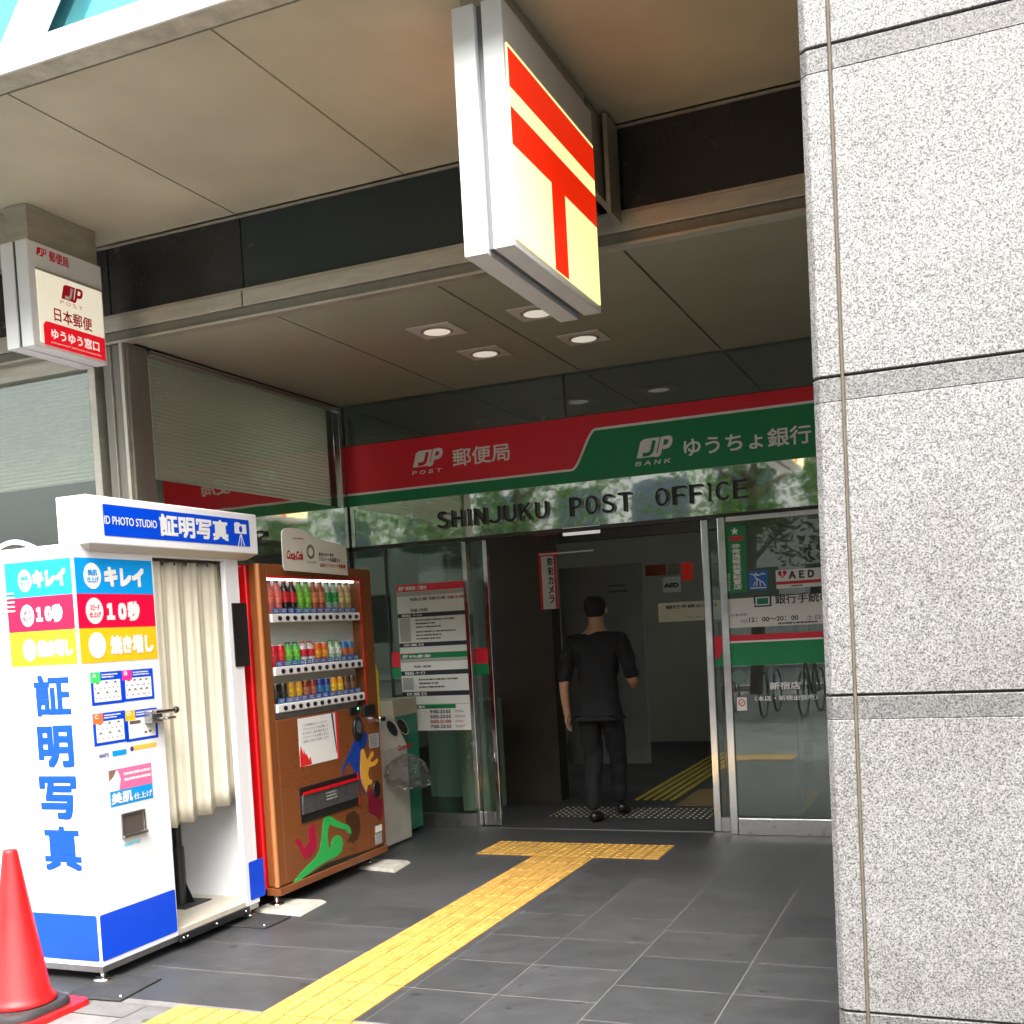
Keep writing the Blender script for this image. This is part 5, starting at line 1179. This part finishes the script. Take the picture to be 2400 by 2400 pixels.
# ------------------------------------------------------------------ person walking in
def skin(name, chains, m, parent, sub=2):
    """chains: lists of (x, y, z, r); consecutive points joined, identical points shared"""
    idx, V, Rr, E = {}, [], [], []
    for ch in chains:
        prev = None
        for x, y, z, *r in ch:
            k = (round(x, 4), round(y, 4), round(z, 4))
            if k not in idx: idx[k] = len(V); V.append(k); Rr.append(r)
            if prev is not None and prev != idx[k]: E.append((prev, idx[k]))
            prev = idx[k]
    me = bpy.data.meshes.new(name); me.from_pydata(V, E, []); me.materials.append(m)
    o = bpy.data.objects.new(name, me); COL.objects.link(o); o.parent = parent
    md = o.modifiers.new('skin', 'SKIN'); md.use_smooth_shade = True
    for i, d in enumerate(me.skin_vertices[0].data):
        r = Rr[i]; d.radius = (r[0], r[1] if len(r) > 1 else r[0]); d.use_root = (i == 0)
    s = o.modifiers.new('sub', 'SUBSURF'); s.levels = sub; s.render_levels = sub
    return o
PX, PY = -2.60, 7.98
PM = thing('person', (PX, PY, 0), 'person in dark short sleeved shirt and trousers walking in through the doorway, seen from behind', 'person')
M_skin = mat('skin', (.5, .28, .18), .5); M_cloth = mat('cloth_black', (.008, .010, .013), .85, var=.3, vs=9, bump=.8, bs=7); M_trs = mat('cloth_trousers', (.007, .008, .010), .85, bump=.8, bs=8); M_hair = mat('hair_black', (.008, .007, .007), .55, bump=1, bs=160); M_shoe = mat('shoe_black', (.01, .01, .01), .35)
K = 1.0
hip = (0, 0, .93)
def off(ch, d): return [(x, y, z, *(q+d for q in r)) for x, y, z, *r in ch]
torso = [(0, 0, .93, .15, .11), (0, .005, 1.08, .14, .1), (0, .01, 1.25, .165, .11), (0, .01, 1.36, .17, .1), (0, .015, 1.44, .075, .07), (0, .025, 1.50, .052, .055), (0, .035, 1.565, .07, .08), (0, .04, 1.64, .075, .092), (0, .03, 1.69, .05, .06)]
armL = [(0, .01, 1.36, .17, .1), (-.19, 0, 1.36, .058), (-.235, -.03, 1.20, .05), (-.255, -.05, 1.06, .043), (-.262, -.02, .93, .036), (-.262, .02, .82, .027)]
armR = [(0, .01, 1.36, .17, .1), (.19, 0, 1.36, .058), (.25, -.03, 1.21, .05), (.275, -.02, 1.07, .043), (.24, .13, 1.03, .036), (.19, .24, 1.06, .027)]
legL = [(0, 0, .93, .15, .11), (-.085, 0, .84, .095), (-.085, .06, .5, .06), (-.08, -.0, .28, .052), (-.075, -.04, .1, .036)]
legR = [(0, 0, .93, .15, .11), (.085, 0, .84, .095), (.075, .16, .5, .06), (.06, .22, .28, .052), (.055, .25, .11, .036)]
def hand(c, dr, side):
    x, y, z = c; ch = []
    dr = Vector(dr).normalized(); s = Vector(side).normalized(); b = Vector(c)
    pal = b+dr*.05
    out_ = [[(*b, .027), (*pal, .032)]]
    for i, L in enumerate((.062, .072, .068, .052)):
        k = s*(-.028+.018*i); p0 = pal+k*.6; nrm = dr.cross(s)*.5
        p1 = pal+dr*L*.5+k; p2 = p1+(dr+nrm*.4).normalized()*L*.4; p3 = p2+(dr+nrm).normalized()*L*.3
        out_.append([(*pal, .032), (*p1, .009), (*p2, .0085), (*p3, .008)])
    t0 = b+dr*.02-s*.03; out_.append([(*b, .027), (*t0, .011), (*(t0+dr*.035-s*.012), .0095), (*(t0+dr*.06-s*.01), .0085)])
    return out_
hl = hand((-.262, .02, .82), (0.02, .1, -1), (0, 1, 0)); hr = hand((.19, .24, 1.06), (-.6, .7, .3), (0, 0, 1))
thin = lambda ch: [(x, y, z, *(max(.02, q-.03) for q in r)) for x, y, z, *r in ch]
bt = thin(torso[:4])+torso[4:]
lg = lambda ch: [bt[0]]+[(x, y, z, *(q-.02 for q in r)) for x, y, z, *r in ch[1:]]
body = skin('body', [bt, [bt[3]]+armL[1:], [bt[3]]+armR[1:], lg(legL), lg(legR)]+hl+hr, M_skin, PM)
shirt = skin('shirt', [off(torso[:4], .02)+[(0, .015, 1.435, .085, .08)], [off(torso[:4], .02)[3]]+off(armL[1:4], .014), [off(torso[:4], .02)[3]]+off(armR[1:4], .014), [(0, 0, .93, .162, .128), (0, 0, .815, .16, .13)]], M_cloth, PM)
trs = skin('trousers', [[(0, 0, .99, .125, .095), (0, 0, .91, .12, .1)]+off(legL[1:], .016), [(0, 0, .91, .12, .1)]+off(legR[1:], .016)], M_trs, PM)
for nm, lx, ly, p in (('shoe', -.075, -.04, 0), ('shoe', .055, .25, .03)):
    skin('shoe', [[(lx, ly-.03, .05+p, .042), (lx, ly+.05, .042+p*.6, .045), (lx, ly+.15, .03, .036), (lx, ly+.2, .024, .024)]], M_shoe, PM)
hair_ = skin('hair', [[(0, .0, 1.535, .064, .05), (0, .008, 1.6, .086, .088), (0, .016, 1.66, .09, .098), (0, .022, 1.71, .06, .07)]], M_hair, PM)
tex = bpy.data.textures.new('folds', 'CLOUDS'); tex.noise_scale = .085; tex.noise_depth = 2
tex2 = bpy.data.textures.new('locks', 'CLOUDS'); tex2.noise_scale = .016; tex2.noise_depth = 1
for o_, tx_, st_ in ((shirt, tex, .035), (trs, tex, .03), (hair_, tex2, .014)):
    o_.modifiers['sub'].levels = o_.modifiers['sub'].render_levels = 3 if o_ is not hair_ else 4
    dp = o_.modifiers.new('folds', 'DISPLACE'); dp.texture = tx_; dp.strength = st_; dp.mid_level = .5
mb = MB()
for sx in (-1, 1): mb.ball((PX+sx*.074, PY+.04, 1.595), .018, 10, sz=1.5)
mb.build('ear', M_skin, PM)
mb = MB(); mb.ball((PX, PY+.13, 1.6), .02, 10); mb.build('nose', M_skin, PM)

# ------------------------------------------------------------------ street behind the viewer (seen in the glass)
struct(MB().box(-30, -16, -.011, 30, -7.2, -.006).build('road', mat('road_asphalt', (.09, .09, .09), .85, var=.2, vs=5), origin=(0, 0, 0)))
struct(MB().box(-30, -40, -.011, 30, -16, .08).build('far_pavement', mat('far_paving', (.3, .29, .27), .8, var=.15, vs=4), origin=(0, 0, 0)))
def tree(x, y, h, seed, label):
    rnd = random.Random(seed); t = thing('street_tree', (x, y, 0), label, 'tree', 'street trees reflected in the glass')
    mb = MB(); mb.path([(x, y, 0), (x+.05, y, 1.2), (x-.04, y+.05, 2.4), (x+.06, y, 3.8), (x, y, h*.85)], [.16, .13, .12, .09, .03])
    for k in range(9):
        z = rnd.uniform(2.2, h*.75); a = rnd.uniform(0, 6.28); L = rnd.uniform(1.0, 2.2)
        mb.path([(x, y, z), (x+L*.5*math.cos(a), y+L*.5*math.sin(a), z+L*.35), (x+L*math.cos(a), y+L*math.sin(a), z+L*.55)], [.06, .04, .012], 6)
    mb.build('trunk', M_bark, t)
    mb = MB(); cl = [(x+rnd.gauss(0, 1.1), y+rnd.gauss(0, 1.1), rnd.uniform(2.3, h), rnd.uniform(.45, 1.0)) for _ in range(54)]
    for cx_, cy_, cz_, r in cl:
        for _ in range(150):
            d = Vector((rnd.gauss(0, 1), rnd.gauss(0, 1), rnd.gauss(0, .7))).normalized()*r*rnd.uniform(.4, 1)
            c_ = Vector((cx_, cy_, cz_))+d; u = Vector((rnd.gauss(0, 1), rnd.gauss(0, 1), rnd.gauss(0, .5))).normalized(); w_ = u.orthogonal().normalized()
            s_ = rnd.uniform(.05, .1); mb.add([c_-u*s_, c_+w_*s_*.5, c_+u*s_, c_-w_*s_*.5], [(0, 1, 2, 3)])
    mb.build('crown', M_leaf, t)
tree(-8.5, -5.8, 7.5, 1, 'leafy street tree far left along the kerb'); tree(-3.8, -6.2, 8, 2, 'leafy street tree opposite the photo booth')
tree(.6, -5.9, 7, 3, 'leafy street tree opposite the stone pier'); tree(5.5, -6.1, 8, 4, 'leafy street tree far right along the kerb')
FB = thing('office_block', (-3, -26, 0), 'pale office block across the street behind the trees', 'building')
MB().box(-26, -34, 0, 20, -26, 20).build('wall', mat('block_wall', (.5, .47, .42), .7, var=.1, vs=.6), FB)
M_pane = mat('block_pane', (.03, .045, .05), .08, .3)
for i in range(14):
    for j in range(5):
        xx = -24.5+i*3.2; MB().box(xx, -26.02, 1.2+j*3.6, xx+2.1, -25.985, 3.2+j*3.6).build('window', M_pane, FB)
def bike(x, y, a, label, col):
    t = thing('bicycle', (x, y, 0), label, 'bicycle', 'bicycles parked at the kerb'); t.rotation_euler = (0, 0, a)
    pts = dict(r=(-.5, 0, .33), f=(.52, 0, .33), bb=(0, 0, .3), st=(-.16, 0, .78), hd=(.36, 0, .85), hb=(.34, 0, .98))
    q = {k: Vector((x, y, 0))+Vector(v) for k, v in pts.items()}
    mb = MB()
    for a_, b_ in (('r', 'bb'), ('bb', 'st'), ('bb', 'hd'), ('st', 'hd'), ('r', 'st'), ('hd', 'f'), ('hd', 'hb')): mb.tube(q[a_], q[b_], .016, n=8)
    mb.build('frame', mat('bike_'+col, {'red': (.3, .02, .02), 'silver': (.5, .5, .5), 'black': (.02, .02, .02)}[col], .35, .3), t)
    for k in ('r', 'f'):
        mb = MB(); c_ = q[k]; mb.path([c_+Vector((.32*math.cos(i*math.pi/14), 0, .32*math.sin(i*math.pi/14))) for i in range(29)], .014, 6); w_ = mb.build('wheel', M_black, t)
        mb = MB()
        for i in range(10): mb.tube(c_, c_+Vector((.31*math.cos(i*.628), 0, .31*math.sin(i*.628))), .002, n=4)
        mb.build('spokes', M_chrome, w_)
    mb = MB(); mb.box(q['st'].x-.12, y-.06, .82, q['st'].x+.12, y+.06, .87); mb.build('saddle', M_black, t, bevel=.02)
    MB().tube(q['hb']+Vector((0, -.28, 0)), q['hb']+Vector((0, .28, 0)), .014).build('handlebar', M_chrome, t)
    mb = MB(); mb.box(q['hb'].x+.05, y-.16, .78, q['hb'].x+.33, y+.16, 1.0); mb.build('basket', mat('basket_grey', (.1, .1, .1), .5), t)
for i, (x, c_) in enumerate(((-4.6, 'silver'), (-4.0, 'black'), (-3.4, 'red'), (-2.8, 'silver'), (-2.2, 'black'))):
    bike(x, -1.6, R(80+i*4), f"{('leftmost silver', 'left black', 'red', 'right silver', 'rightmost black')[i]} city bicycle with basket in the kerbside row", c_)
